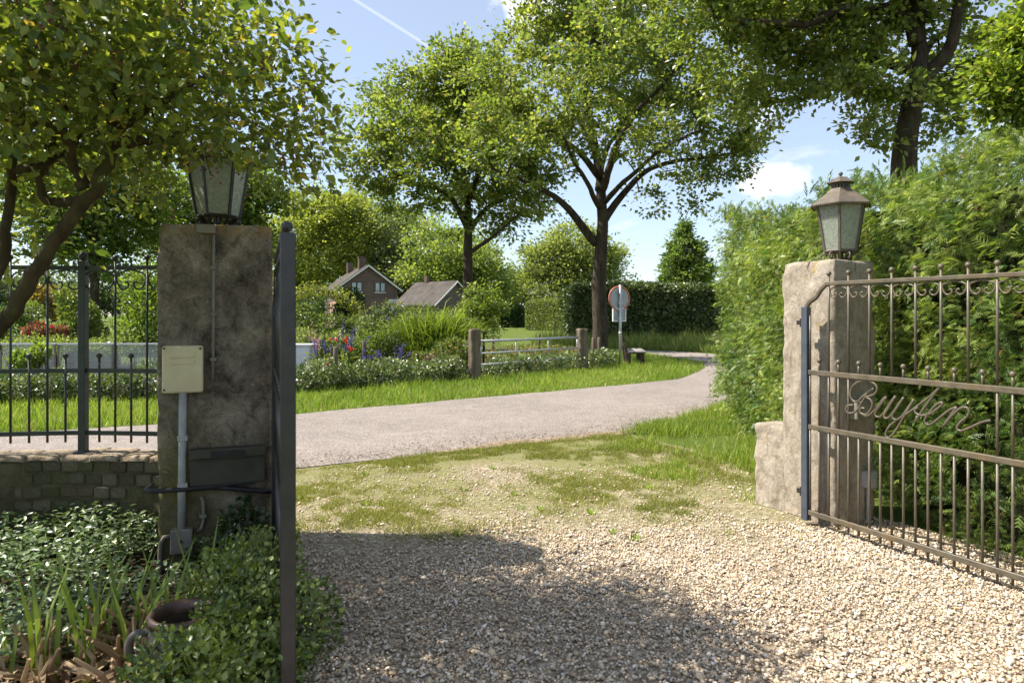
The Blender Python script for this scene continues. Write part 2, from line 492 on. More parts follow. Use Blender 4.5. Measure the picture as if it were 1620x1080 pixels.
M['letterbox'] = m_plain('dark_green_sheet', (.045, .042, .03), (.085, .075, .055), 6, .6, .3, bump=.2)
M['brick'] = m_attr('brick_old', .95, .1, .8, 55)
M['mortar'] = m_plain('mortar_mossy', (.04, .037, .02), (.13, .112, .066), 5, .95, .1, bump=.9, bdist=.02, detail=12)
M['coping'] = m_plain('coping_cement', (.20, .15, .10), (.42, .34, .25), 10, .95, .1, bump=.9, bdist=.02)
M['pebble'] = m_attr('pebble', .75, .3, .25, 90)
M['house_brick'] = m_brickwall('house_brick_brown', (.105, .066, .052), (.145, .092, .072), (.16, .135, .12))
M['house_brick_sunlit'] = m_brickwall('house_brick_sunlit', (.42, .22, .15), (.5, .27, .19), (.45, .38, .32))  # pinker, paler brick for the side wall: sunlight put into the colour
M['white'] = m_plain('white_paint', (.66, .65, .61), (.80, .79, .76), 5, .5, .35)
M['dark_frame'] = m_plain('dark_frame', (.03, .022, .018), (.05, .038, .03), 8, .5, .4)
M['pane'] = m_plain('window_pane', (.22, .27, .30), (.36, .41, .44), 1.2, .08, .6)


def m_tiles():
    m = NT('roof_tiles'); w = m.N.new('ShaderNodeTexWave'); w.bands_direction = 'X'; w.inputs['Scale'].default_value = 1.0
    m.L.new(m.tc.outputs['Object'], w.inputs[0])
    n = m.noise(1.1, 7, .65)
    c = m.ramp(n, [(.3, (.055, .046, .04)), (.6, (.10, .086, .075)), (.8, (.145, .13, .115))])
    c = m.mix(m.ramp(m.noise(2.5, 6, .7), [(.55, 0.0), (.72, .5)]), c, (.12, .12, .06))
    m.base(c).set(.9, .15).bump(w.outputs[1], .5, .05); return m.m


M['tiles'] = m_tiles()
M['wood'] = m_plain('weathered_oak_post', (.085, .065, .045), (.22, .18, .13), 7, .9, .1, bump=.8, bdist=.012, stretch=(1, 1, .15))
M['wood_dark'] = m_plain('bench_wood_dark', (.035, .024, .018), (.085, .06, .045), 9, .75, .25, bump=.4)
M['wood_grey'] = m_plain('bench_wood_pale', (.22, .20, .185), (.34, .32, .30), 9, .6, .35)
M['zinc'] = m_plain('galvanised_steel', (.36, .37, .38), (.52, .53, .54), 6, .38, .5, .6)
M['sign_back'] = m_plain('sign_back_aluminium', (.27, .29, .31), (.40, .42, .43), 3, .45, .45, .3)
M['sign_red'] = m_plain('sign_red', (.40, .10, .065), (.50, .17, .11), 6, .45, .4)
M['concrete'] = m_plain('concrete', (.16, .15, .13), (.27, .25, .22), 8, .95, .1, bump=.5)


def m_net():
    m = NT('white_net'); m.base((.62, .66, .58)).set(.8, .2)
    tr = m.N.new('ShaderNodeBsdfTransparent'); mx = m.N.new('ShaderNodeMixShader'); mx.inputs[0].default_value = .72
    m.L.new(m.p.outputs[0], mx.inputs[1]); m.L.new(tr.outputs[0], mx.inputs[2]); m.L.new(mx.outputs[0], m.out.inputs[0]); return m.m


M['net'] = m_net()
M['pot'] = m_plain('glazed_stoneware', (.035, .03, .027), (.13, .105, .085), 9, .4, .5, bump=.4)
M['pot_rim'] = m_plain('stoneware_rim', (.03, .017, .012), (.12, .065, .042), 14, .35, .5)
M['stone'] = m_plain('boulder', (.16, .16, .17), (.32, .32, .33), 4, .9, .15, bump=.7, bdist=.03)

# ------------------------------------------------------------------ foliage machinery
T_DIAMOND = (np.array([(0, 0, 0), (.45, .5, .07), (1, 0, 0), (.45, -.5, .07)]), [np.array([(0, 1, 2, 3)])])
T_LEAF = (np.array([(0, 0, 0), (.28, .42, .06), (.66, .40, .05), (1, 0, -.10), (.66, -.40, .05), (.28, -.42, .06), (.34, 0, 0), (.70, 0, -.015)]),
          [np.array([(0, 6, 1), (2, 7, 3), (3, 7, 4), (5, 6, 0)]), np.array([(1, 6, 7, 2), (4, 7, 6, 5)])])
T_BLADE = (np.array([(0, -.5, 0), (0, .5, 0), (.55, .36, .07), (.55, -.36, .07), (1, 0, .28)]), [np.array([(0, 1, 2, 3)]), np.array([(3, 2, 4)])])
T_OAK = (np.array([(0, 0, 0), (.40, .5, .07), (.80, .30, .03), (1, 0, -.06), (.80, -.30, .03), (.40, -.5, .07)]), [np.array([(0, 1, 2, 3), (0, 3, 4, 5)])])


def frond():
    """Flat fern-like spray of a conifer hedge."""
    v = []; q = []
    n = 4
    for i in range(n):
        t = (i + .5) / n
        ln = .44 * (1 - t) ** .5 + .20
        for s in (-1, 1):
            b = len(v); u = t * .80; dx = ln * .58; dy = ln * .86 * s; z = .16 * t - .50 * t * t; zz = z - .04 - .30 * ln
            v += [(u - .075, 0, z), (u + .075, 0, z), (u + dx, dy, zz)]
            q.append((b, b + 1, b + 2) if s > 0 else (b + 1, b, b + 2))
    b = len(v); v += [(0, -.02, 0), (0, .02, 0), (.92, 0, -.28)]; q.append((b, b + 1, b + 2))
    return np.array(v), [np.array(q)]


T_FROND = frond()


def unit(A): return A / (np.linalg.norm(A, axis=1, keepdims=True) + 1e-9)


def rvec(n, g=None):
    return unit((g or rng).normal(size=(n, 3)))


def leaf_arrays(C, D, Nn, Ls, Ws, T):
    D = unit(D); S = unit(np.cross(D, Nn)); N2 = np.cross(S, D)
    tv, tf = T; k = len(tv); n = len(C)
    Ls = np.broadcast_to(np.asarray(Ls, float).reshape(-1, 1), (n, 1)); Ws = np.broadcast_to(np.asarray(Ws, float).reshape(-1, 1), (n, 1))
    V = C[:, None, :] + (tv[None, :, 0] * Ls)[..., None] * D[:, None, :] + (tv[None, :, 1] * Ws)[..., None] * S[:, None, :] + (tv[None, :, 2] * Ls)[..., None] * N2[:, None, :]
    off = (np.arange(n) * k)[:, None, None]
    G = [(f[None] + off).reshape(-1, f.shape[1]) for f in tf]
    return V.reshape(-1, 3), G, k


def colours(n, c1, c2, g, cl=None, spread=.18, extra=None):
    c1 = np.array(c1); c2 = np.array(c2)
    t = g.random(n) if cl is None else np.clip(cl + g.normal(0, .2, n), 0, 1)
    c = c1 + (c2 - c1) * t[:, None]
    c = c * np.exp(g.normal(0, spread, (n, 1)))
    if extra is not None:
        col, frac = extra; k = g.random(n) < frac; c[k] = np.array(col) * np.exp(g.normal(0, .15, (k.sum(), 1)))
    return np.clip(c, 0, 1)


def foliage(name, C, D, Nn, Ls, Ws, T, col, mat, parent=None, origin=(0, 0, 0)):
    V, G, k = leaf_arrays(C, D, Nn, Ls, Ws, T)
    me = mesh_np(name, V - np.asarray(origin, float), G, mat, np.repeat(col, k, axis=0))
    return ob(name, me, parent)


def limb_path(pts, g, wig=.0, k=5):
    P = np.array(catmull(pts, k))
    if wig: P[1:-1] += g.normal(0, wig, (len(P) - 2, 3))
    return P


def lobe_points(lobes, n, g, shell=.55):
    """Points in a union of ellipsoids (cx, cy, cz, rx, ry, rz, weight), thicker towards the shell."""
    L = np.array([l[:6] for l in lobes], float)
    w = np.array([(l[6] if len(l) > 6 else 1.0) * (l[3] * l[4] * l[5]) ** .8 for l in lobes]); w /= w.sum()
    idx = g.choice(len(L), n, p=w)
    d = rvec(n, g); r = g.random(n) ** (1 / 3.0); r = shell * (r ** .45) + (1 - shell) * r
    return L[idx, :3] + d * r[:, None] * L[idx, 3:6], d, idx


def make_tree(name, label, base, limbs, lobes, nclus, per, L, W, c1, c2, seed, crad=.5, group=None, barkm='bark_oak', T=T_DIAMOND, cat='tree',
              leafm='leaf', up=.5, extra=None, twig=.018, shell=.55, twigs=True):
    g = np.random.default_rng(seed)
    base = np.array(base, float); rt = root(name, base, label, cat, group)
    mb = MB(); nodes = []
    for pts, r0, r1 in limbs:
        P = limb_path(pts, g, 0.0); m = len(P)
        seg = np.linalg.norm(P[-1] - P[0])
        wob = (fbm(P, .9, seed, 3) - .45)[:, None] * rvec(1, g) * min(.05 * seg, .25); wob[0] = 0; wob[-1] *= .5
        P = P + wob
        rr = r0 + (r1 - r0) * (np.linspace(0, 1, m) ** .8)
        mb.tube(P - base, list(rr), 9 if r0 > .1 else 6)
        nodes.append(P[m // 3:])
    nodes = np.concatenate(nodes)
    C, d, _ = lobe_points(lobes, nclus, g, shell)
    C = C + d * ((fbm(C, .275 / max(crad, .4), seed + 4, 3) - .44) * 4.6 * max(crad, .4))[:, None]
    if twigs:
        dn = np.sqrt(((C[:, None, :] - nodes[None]) ** 2).sum(2)); best = dn.min(1); src = nodes[dn.argmin(1)].copy(); lev = np.zeros(nclus); done = np.zeros(nclus, bool)
        for _ in range(nclus):
            i = int(np.where(done, 1e9, best).argmin()); done[i] = True
            a = src[i]; b = C[i]; ln = np.linalg.norm(b - a)
            dd = np.linalg.norm(C - b, axis=1) * 1.15 + .06; up_ = (~done) & (dd < best)
            best[up_] = dd[up_]; src[up_] = b; lev[up_] = lev[i] + 1
            if ln < .12: continue
            md = (a + b) / 2 + g.normal(0, .10 * ln, 3) + np.array([0, 0, .06 * ln])
            r_ = twig * max(.35, 1.6 * .72 ** lev[i])
            mb.tube(np.array([a, md, b]) - base, [r_, r_ * .8, r_ * .6], 4, cap=False)
    ob('trunk', mb.mesh('trunk', M[barkm], True), rt)
    n = nclus * per
    ci = np.repeat(np.arange(nclus), per)
    cr = crad * np.exp(g.normal(0, .36, nclus))
    off = g.normal(size=(n, 3)) * np.array([.55, .55, .34]) * cr[ci][:, None]
    P = C[ci] + off
    Dv = unit(off + d[ci] * .5 * cr[ci][:, None] + g.normal(0, .6, (n, 3)) * crad)
    Nn = unit(rvec(n, g) + np.array([0, 0, up * 2]))
    cl = np.clip(g.normal(.5, .33, nclus), 0, 1)[ci]
    col = colours(n, c1, c2, g, cl, .2, extra)
    ls = L * np.exp(g.normal(0, .22, n)); ws = W * np.exp(g.normal(0, .2, n))
    o = foliage('crown', P, Dv, Nn, ls, ws, T, col, M[leafm], rt, base)
    return rt, o


def px_lobes(Y, items, depth=1.0):
    """items: (px, py, rx_px, rz_px, dY, weight) -> ellipsoids in metres around distance Y."""
    out = []
    for it in items:
        px, py, rx, rz = it[:4]; dy = it[4] if len(it) > 4 else 0.0; w = it[5] if len(it) > 5 else 1.0
        y = Y + dy; c = at(px, py, y); s = y / F
        out.append((c[0], c[1], c[2], rx * s, max(rx, rz) * s * depth, rz * s, w))
    return out


def shrub(name, label, cat, lobes, n, L, W, c1, c2, seed, T=T_DIAMOND, leafm='leaf', up=.35, group=None, extra=None, stems=14, shell=.5, kind=None):
    g = np.random.default_rng(seed)
    Lb = np.array([l[:6] for l in lobes]); base = np.array([Lb[:, 0].mean(), Lb[:, 1].mean(), 0.0])
    rt = root(name, base, label, cat, group)
    P, d, _ = lobe_points(lobes, n, g, shell)
    lump = fbm(P, 2.2 / max(.4, Lb[:, 3].mean()), seed, 3)
    P = P + d * ((lump - .47) * 1.25)[:, None] * Lb[:, 3:6].mean() * .8
    k = P[:, 2] > .02; P = P[k]; d = d[k]; m = len(P)
    Dv = unit(d + g.normal(0, .7, (m, 3))); Nn = unit(rvec(m, g) + np.array([0, 0, up * 2]) + d * .4)
    col = colours(m, c1, c2, g, np.clip((fbm(P, 3, seed + 5, 3) - .2) * 1.6, 0, 1), .2, extra)
    foliage('foliage', P, Dv, Nn, L * np.exp(g.normal(0, .22, m)), W * np.exp(g.normal(0, .2, m)), T, col, M[leafm], rt, base)
    mb = MB()
    for i in range(stems):
        l = Lb[g.integers(len(Lb))]; q = l[:3] + rvec(1, g)[0] * l[3:6] * .75; a = np.array([l[0], l[1], 0]) + g.normal(0, .12, 3) * np.array([l[3], l[4], 0])
        a[2] = -.02; q[2] = max(q[2], .06)
        md = (a + q) / 2 + g.normal(0, .06, 3)
        mb.tube(np.array([a, md, q]) - base, [.012, .009, .004], 4, cap=False)
    tag(ob('stems', mb.mesh('stems', M['twig']), rt), kind='stuff')
    return rt

# ------------------------------------------------------------------ the setting: ground, road, driveway


def poly_sheet(name, pts, z, mat, sub=None):
    bm = bmesh.new(); vs = [bm.verts.new((x, y, z)) for x, y in pts]
    es = [bm.edges.new((vs[i], vs[(i + 1) % len(vs)])) for i in range(len(vs))]
    bmesh.ops.triangle_fill(bm, edges=es, use_beauty=True, use_dissolve=False)
    bm.normal_update()
    for f in bm.faces:
        if f.normal.z < 0: f.normal_flip()
    me = bpy.data.meshes.new(name); bm.to_mesh(me); bm.free(); me.materials.append(mat)
    return tag(ob(name, me), kind='structure')


def rough_edge(pts, amp, seed, step=.25):
    P = np.array([(x, y, 0) for x, y in pts], float); out = []
    for a, b in zip(P[:-1], P[1:]):
        n = max(1, int(np.linalg.norm(b - a) / step))
        for i in range(n): out.append(a + (b - a) * i / n)
    out.append(P[-1]); out = np.array(out)
    out[:, 0] += (fbm(out, 1.3, seed, 4) - .47) * amp; out[:, 1] += (fbm(out, 1.3, seed + 50, 4) - .47) * amp
    return [tuple(p[:2]) for p in out]


NEAR = [(-30, 1.2), (-14, 3.6), (-8, 4.6), (-4.6, 5.3), (-2.03, 6.44), (-1.23, 6.95), (-.07, 7.6), (1.33, 8.45), (2.7, 10.0), (3.7, 11.0), (6, 13), (12, 17.5), (40, 36)]
FARA = [(-30, 3.9), (-14, 6.6), (-10, 7.4), (-6.3, 8.4), (-4.73, 9.05), (-3.16, 10.04), (0, 12.5), (2.5, 14.4), (3.73, 15.5), (4.5, 16.9), (5.4, 19.1), (5.9, 21), (5.75, 23), (4.9, 26.2), (4, 27.5), (-4, 30.0)]
FARB = [(-4, 31.6), (4, 29.4), (6.8, 27.4), (8.0, 24.6), (8.6, 22), (9.8, 21), (13, 23), (40, 40.5)]
near_e = rough_edge(NEAR, .45, 3); far_e = rough_edge(FARA, .22, 8); farb_e = rough_edge(FARB, .25, 12)
ROAD = near_e + farb_e[::-1] + far_e[::-1]

gm = MB(); gm.add([(-900, -40, -.012), (900, -40, -.012), (900, 1500, -.012), (-900, 1500, -.012)], [(0, 1, 2, 3)])
tag(ob('ground', gm.mesh('ground', M['ground'])), kind='structure')
poly_sheet('road', ROAD, .004, M['asphalt'])
DRIVE = [(-1.05, .6), (-.95, 2.3), (-1.3, 3.9), (-1.42, 4.4), (-1.75, 5.4), (-2.6, 6.1), (-2.06, 6.6), (-.9, 7.25), (.4, 8.0), (1.35, 8.55), (2.0, 7.4), (2.3, 5.6), (3.1, 4.0), (4.0, 2.0), (4.4, .6)]
poly_sheet('driveway', rough_edge(DRIVE + [DRIVE[0]], .2, 4)[:-1], -.004, M['drive'])
poly_sheet('flower_bed', rough_edge([(-6, 1.0), (-1.05, 1.0), (-.93, 2.3), (-1.28, 3.9), (-1.5, 4.35), (-3, 4.6), (-6, 4.2), (-6, 1.0)], .1, 5)[:-1], -.006, M['soil'])
BEDB = [(-12, 10.3), (-7, 11.6), (-4, 13.0), (-1.1, 15.4), (.8, 17.2), (2.0, 18.9), (1.5, 24), (-3, 25), (-13, 20)]
poly_sheet('garden_bed', rough_edge(BEDB + [BEDB[0]], .3, 6)[:-1], -.007, M['soil'])


def gravel():
    g = np.random.default_rng(11)
    n = 290000
    x = g.uniform(-1.7, 3.4, n); y = 2.35 + (6.6 - 2.35) * g.random(n)
    patch = fbm(np.c_[x, y, x * 0], 1.4, 31, 4); fine = fbm(np.c_[x, y, x * 0], 6, 77, 3)
    dens = np.clip((4.75 - y) / .8 + (patch - .45) * 2.6 + (x - .3) * .30, 0.0, 1) * .89 + .11
    dens *= np.clip(.5 + (fine - .25) * 2, .5, 1)
    inside = inpoly(x, y, DRIVE) & (np.abs(x) < .8 * y + .1)
    k = inside & (g.random(n) < dens * .60)
    x = x[k]; y = y[k]; n = len(x)
    ph = (1 + 5 ** .5) / 2
    ico = np.array([(-1, ph, 0), (1, ph, 0), (-1, -ph, 0), (1, -ph, 0), (0, -1, ph), (0, 1, ph), (0, -1, -ph), (0, 1, -ph), (ph, 0, -1), (ph, 0, 1), (-ph, 0, -1), (-ph, 0, 1)], float)
    ico /= np.linalg.norm(ico[0])
    F20 = np.array([(0, 11, 5), (0, 5, 1), (0, 1, 7), (0, 7, 10), (0, 10, 11), (1, 5, 9), (5, 11, 4), (11, 10, 2), (10, 7, 6), (7, 1, 8), (3, 9, 4), (3, 4, 2), (3, 2, 6), (3, 6, 8), (3, 8, 9), (4, 9, 5), (2, 4, 11), (6, 2, 10), (8, 6, 7), (9, 8, 1)])
    s = .0051 * np.exp(g.normal(0, .36, n)); sc = np.c_[s * g.uniform(.9, 1.55, n), s * g.uniform(.75, 1.15, n), s * g.uniform(.5, .85, n)]
    ang = g.random(n) * 6.283; tl = g.normal(0, .35, n)
    octa = np.array([(1, 0, 0), (-1, 0, 0), (0, 1, 0), (0, -1, 0), (0, 0, 1), (0, 0, -1)], float) * 1.12
    F8 = np.array([(0, 2, 4), (2, 1, 4), (1, 3, 4), (3, 0, 4), (2, 0, 5), (1, 2, 5), (3, 1, 5), (0, 3, 5)])
    z = s * .25 + g.random(n) * .011 * np.clip((5 - y) / 1.5, 0, 1)
    pal = np.array([(.72, .64, .53), (.62, .53, .42), (.55, .44, .32), (.46, .35, .25), (.38, .34, .30), (.66, .52, .36), (.76, .72, .66), (.26, .22, .18), (.52, .38, .24)])
    col = np.clip(pal[g.choice(len(pal), n, p=[.18, .18, .16, .11, .09, .14, .06, .04, .04])] * np.array([1.04, 1.0, .93]) * np.exp(g.normal(0, .12, (n, 1))), 0, 1)
    VV, GG, CC, base = [], [], [], 0
    for near, shape, fc in ((y < 2.95, ico, F20), (y >= 2.95, octa, F8)):
        m = int(near.sum()); nv = len(shape)
        V = shape[None] * (1 + g.normal(0, .13, (m, nv, 1))) * sc[near][:, None, :]
        c, sn = np.cos(tl[near])[:, None], np.sin(tl[near])[:, None]
        V = np.stack([V[..., 0] * c - V[..., 2] * sn, V[..., 1], V[..., 0] * sn + V[..., 2] * c], 2)
        c, sn = np.cos(ang[near])[:, None], np.sin(ang[near])[:, None]
        V = np.stack([V[..., 0] * c - V[..., 1] * sn, V[..., 0] * sn + V[..., 1] * c, V[..., 2]], 2)
        V = V + np.stack([x[near], y[near], z[near]], 1)[:, None, :]
        VV.append(V.reshape(-1, 3)); GG.append((fc[None] + base + (np.arange(m) * nv)[:, None, None]).reshape(-1, 3)); CC.append(np.repeat(col[near], nv, 0)); base += m * nv
    me = mesh_np('gravel', np.concatenate(VV), [np.concatenate(GG)], M['pebble'], np.concatenate(CC), True)
    tag(ob('gravel', me), 'pale mixed pebbles spread over the driveway', 'gravel', kind='stuff')


gravel()


def grass(name, label, poly, n, h, w, c1, c2, seed, dens=None, lean=.35, bbox=None, extra=None, excl=True, cat='grass'):
    g = np.random.default_rng(seed)
    P = np.array(poly); x0, y0 = P.min(0); x1, y1 = P.max(0)
    x = g.uniform(x0, x1, n); y = g.uniform(y0, y1, n); k = inpoly(x, y, poly)
    if excl: k &= ~inpoly(x, y, ROAD)
    x = x[k]; y = y[k]
    if dens is not None:
        k = g.random(len(x)) < dens(x, y); x = x[k]; y = y[k]
    m = len(x); nz = fbm(np.c_[x, y, x * 0], 1.1, seed, 3)
    C = np.c_[x, y, np.full(m, -.012)]
    D = unit(np.c_[g.normal(0, lean, (m, 2)), np.ones(m)])
    Nn = unit(np.c_[g.normal(0, 1, (m, 2)), np.full(m, .1)])
    hh = (h(x, y) if callable(h) else h) * (.15 + 1.8 * nz) * np.exp(g.normal(0, .28, m))
    col = colours(m, c1, c2, g, np.clip(fbm(np.c_[x, y, x * 0], .8, seed + 3, 3) * 1.1, 0, 1), .22, extra)
    o = foliage(name, C, D, Nn, hh, w * np.exp(g.normal(0, .2, m)), T_BLADE, col, M['grass'])
    return tag(o, label, cat, kind='stuff')


GA, GB, GD = (.14, .23, .022), (.32, .40, .06), (.40, .35, .14)
VERGE = [p for p in FARA if -13 < p[0] and p[1] < 27.6] + [(1.8, 27.4), (1.6, 20.5), (.2, 17.6), (-1.3, 16.0), (-4.2, 13.6), (-7, 12.3), (-13, 11.0)]
grass('verge_grass', 'long bright grass on the verge between road and flower garden', VERGE, 290000, lambda x, y: .12 + .02 * np.sin(x * 2), .0105, GA, GB, 21,
      dens=lambda x, y: np.clip(.62 - (y - 15) * .02, .25, .75), extra=(GD, .11))
FARG = [(1.5, 31.0), (4, 29.6), (6.8, 27.8), (8.2, 25.5), (12, 24.5), (16, 38), (1, 37)]
grass('meadow_grass', 'tall pale grass growing below the dark beech hedge', FARG, 30000, lambda x, y: .40 + .02 * y - .6, .03, (.11, .17, .03), (.25, .29, .08), 22, lean=.3, extra=(GD, .12))
RV = [(.45, 7.85), (1.4, 8.55), (2.7, 10.05), (3.7, 11.05), (4.3, 11.4), (3.3, 9.9), (2.75, 8.0), (2.6, 6.3), (2.25, 5.35), (1.85, 5.25), (1.5, 5.6), (1.1, 6.3), (.5, 7.1)]
grass('roadside_grass', 'fresh green grass between the driveway and the conifer hedge', RV, 150000, lambda x, y: np.clip(.03 + .07 * (x - .75 + (y - 7) * .12), .025, .12), .006, GA, GB, 23,
      dens=lambda x, y: np.clip((fbm(np.c_[x, y, x * 0], 1.6, 9, 4) - .42) * 4 + (x - 1.45) * .8, .02, 1), extra=(GD, .14))


def drive_dens(x, y):
    p = fbm(np.c_[x, y, x * 0], 1.8, 91, 4); q = fbm(np.c_[x, y, x * 0], 8, 44, 3)
    edge = np.clip(1 - np.abs(y - (6.95 + .62 * (x + 1.2))) / .55, 0, 1)
    return np.clip((p - .33) * 3.4 * np.clip((y - 4.3) / .9, 0, 1) + edge * .75, 0.01, 1) * np.clip((q - .30) * 4.5, 0, 1)


grass('driveway_grass', 'thin short grass and moss creeping over the driveway gravel', [(-2.6, 4.0), (2.2, 4.0), (2.4, 6), (1.35, 8.45), (-.2, 7.5), (-2.2, 6.3)], 560000, .038, .0044, (.15, .18, .035), (.34, .33, .10), 24,
      dens=drive_dens, lean=.8, extra=(GD, .12))
def weeds(seed, n):
    """Single broad-leaved rosettes on the bare drive."""
    g = np.random.default_rng(seed); spots = []
    while len(spots) < n:
        x, y = g.uniform(-1.9, 1.9), g.uniform(4.4, 7.0)
        if inpoly(np.array([x]), np.array([y]), DRIVE)[0]: spots.append((x, y))
    for x, y in spots:
        k = int(g.integers(12, 26)); s = g.uniform(.03, .065)
        a = g.random(k) * 6.283; D = unit(np.c_[np.cos(a), np.sin(a), g.uniform(.25, 1.3, k)]); C = np.zeros((k, 3)) + np.c_[np.cos(a), np.sin(a), a * 0] * .012
        V, G, kk = leaf_arrays(C, D, np.tile((0, 0, 1.0), (k, 1)) + g.normal(0, .1, (k, 3)), s * g.uniform(.6, 1.2, k), np.full(k, s * .22), T_BLADE)
        me = mesh_np('weed_tuft', V, G, M['grass'], np.repeat(colours(k, GA, GB, g), kk, 0))
        tag(ob('weed_tuft', me, None, (x, y, -.006)), 'small green weed tuft growing alone in the driveway gravel', 'weed', 'weed tufts on the driveway')


weeds(5, 22)
M['dirt'] = m_plain('road_edge_dirt', (.15, .105, .068), (.33, .255, .18), 9, .95, .1, bump=.8, bdist=.01, detail=10)
DIRT = [(-1.0, 7.1), (-.5, 7.4), (-.2, 7.75), (.5, 8.1), (1.3, 8.55), (2.0, 9.3), (2.7, 10.12), (2.85, 10.0), (2.1, 9.1), (1.4, 8.35), (.3, 7.7), (-.1, 7.45), (-.6, 7.2)]
poly_sheet('dirt_strip', rough_edge(DIRT + DIRT[:1], .38, 66, .12)[:-1], .008, M['dirt'])


def grit():
    g = np.random.default_rng(19); n = 5200
    P = np.array([(x, y, 0) for x, y in near_e]); k = (P[:, 0] > -3) & (P[:, 0] < 4.2); P = P[k]
    i = g.integers(0, len(P), n); off = np.abs(g.normal(0, .30, n)); C = P[i] + np.c_[g.normal(0, .12, n) - off * .6, g.normal(0, .1, n) + off * .75, np.full(n, .007)]
    V, G, kk = leaf_arrays(C, unit(np.c_[g.normal(0, 1, (n, 2)), g.normal(0, .2, n)]), unit(np.c_[g.normal(0, .3, (n, 2)), np.ones(n)]), .017 * np.exp(g.normal(0, .5, n)), .011, T_OAK)
    me = mesh_np('road_grit', V, G, M['straw'], np.repeat(colours(n, (.12, .085, .055), (.38, .31, .22), g), kk, 0))
    tag(ob('road_grit', me), 'loose grit and leaf crumbs along the near road edge', 'grit', kind='stuff')


grit()

# ------------------------------------------------------------------ gate pillars


def rough_block(name, dims, mat, n, amp, chip, seed, rz=0.0, hz0=0.0, taper=0.0, tilt=None):
    """Masonry block with a lumpy surface and broken edges; base centre at the origin."""
    w, d, h = dims; V = []; Fq = []
    nx, ny, nz = [max(3, int(v * n)) for v in (w, d, h)]

    def face(o, u, v, a, b):
        base = len(V)
        for j in range(b + 1):
            for i in range(a + 1):
                V.append(np.array(o) + np.array(u) * i / a + np.array(v) * j / b)
        for j in range(b):
            for i in range(a):
                q = base + j * (a + 1) + i; Fq.append((q, q + 1, q + a + 2, q + a + 1))
    face((-w / 2, -d / 2, 0), (w, 0, 0), (0, 0, h), nx, nz); face((w / 2, -d / 2, 0), (0, d, 0), (0, 0, h), ny, nz)
    face((w / 2, d / 2, 0), (-w, 0, 0), (0, 0, h), nx, nz); face((-w / 2, d / 2, 0), (0, -d, 0), (0, 0, h), ny, nz)
    face((-w / 2, -d / 2, h), (w, 0, 0), (0, d, 0), nx, ny)
    V = np.array(V); Q = V + seed * 3.1
    if tilt is not None: V[:, 2] *= 1 + tilt * V[:, 0]
    dx = w / 2 - np.abs(V[:, 0]); dy = d / 2 - np.abs(V[:, 1]); dz = h - V[:, 2]
    e = np.sort(np.c_[dx, dy, dz], 1); ed = e[:, 0] + e[:, 1]      # distance to the nearest edge
    bite = np.clip(fbm(Q, 5, seed + 2, 4) - .36, 0, 1) * chip * np.clip(1 - ed / (.10 + chip), 0, 1)
    rnd = np.clip(1 - ed / .025, 0, 1) * .008
    for ax, hw in ((0, w / 2), (1, d / 2)):
        V[:, ax] -= np.sign(V[:, ax]) * (bite + rnd)
    V[:, 2] -= np.where(dz < .12, bite * .8 + rnd, 0)
    for ax in range(3):
        V[:, ax] += ((fbm(Q + 7 * ax, 4, seed + 10 * ax, 2) - .37) * amp * .5 + (fbm(Q + 9 * ax, 17, seed + 12 * ax, 4) - .47) * amp * .8) * (1 if ax < 2 else .6)
    if taper: V[:, :2] *= (1 - taper * V[:, 2:3] / h)
    bm = bmesh.new(); me = mesh_np(name, V, [np.array(Fq)], mat, None, True); bm.from_mesh(me)
    bmesh.ops.remove_doubles(bm, verts=bm.verts, dist=.0008); bm.normal_update(); bm.to_mesh(me); bm.free()
    me.polygons.foreach_set('use_smooth', [True] * len(me.polygons))
    return me


# pillar by the fence
PLA = R(20); PLU = np.array([math.cos(PLA), math.sin(PLA)]); PLN = np.array([math.sin(PLA), -math.cos(PLA)])
PLW, PLD, PLH = .625, .55, 1.985
PLF = np.array([-1.727, 3.985])                       # middle of the front face
PLX, PLY = PLF - PLN * PLD / 2
pl = root('gate_pillar', (PLX, PLY, 0), 'dark stained rendered gate pillar carrying a cream meter cover and conduits', 'gate pillar', rz=PLA)
ob('masonry', rough_block('masonry', (PLW, PLD, PLH), M['pillar_dark'], 70, .010, .035, 3, tilt=.004), pl)
FY = -PLD / 2 - .002                                  # front face, local


def lp(px, py):                                       # local coordinates on the pillar's front face
    r = (px - 810) / F; Y = (PLF @ PLN) / (r * PLN[0] + PLN[1]); p = np.array([r * Y, Y]) - np.array([PLX, PLY])
    return p @ PLU, EYE - (py - HZ) / F * Y


def pbox(name, x0, y0, x1, y1, t, mat, parent=pl, bevel=.006, back=0.0):
    a = lp(x0, y0); b = lp(x1, y1)
    m = MB().box(((a[0] + b[0]) / 2, FY - t / 2 - back + .012, (a[1] + b[1]) / 2), (abs(b[0] - a[0]), t + .02, abs(b[1] - a[1])), bevel=bevel)
    return ob(name, m.mesh(name, M[mat]), parent)


def ptube(name, pts, r, mat, off=.0, parent=pl):
    P = [(lp(*p)[0], FY - r - off, lp(*p)[1]) for p in pts]
    return ob(name, MB().tube(P, r, 10).mesh(name, M[mat], True), parent)


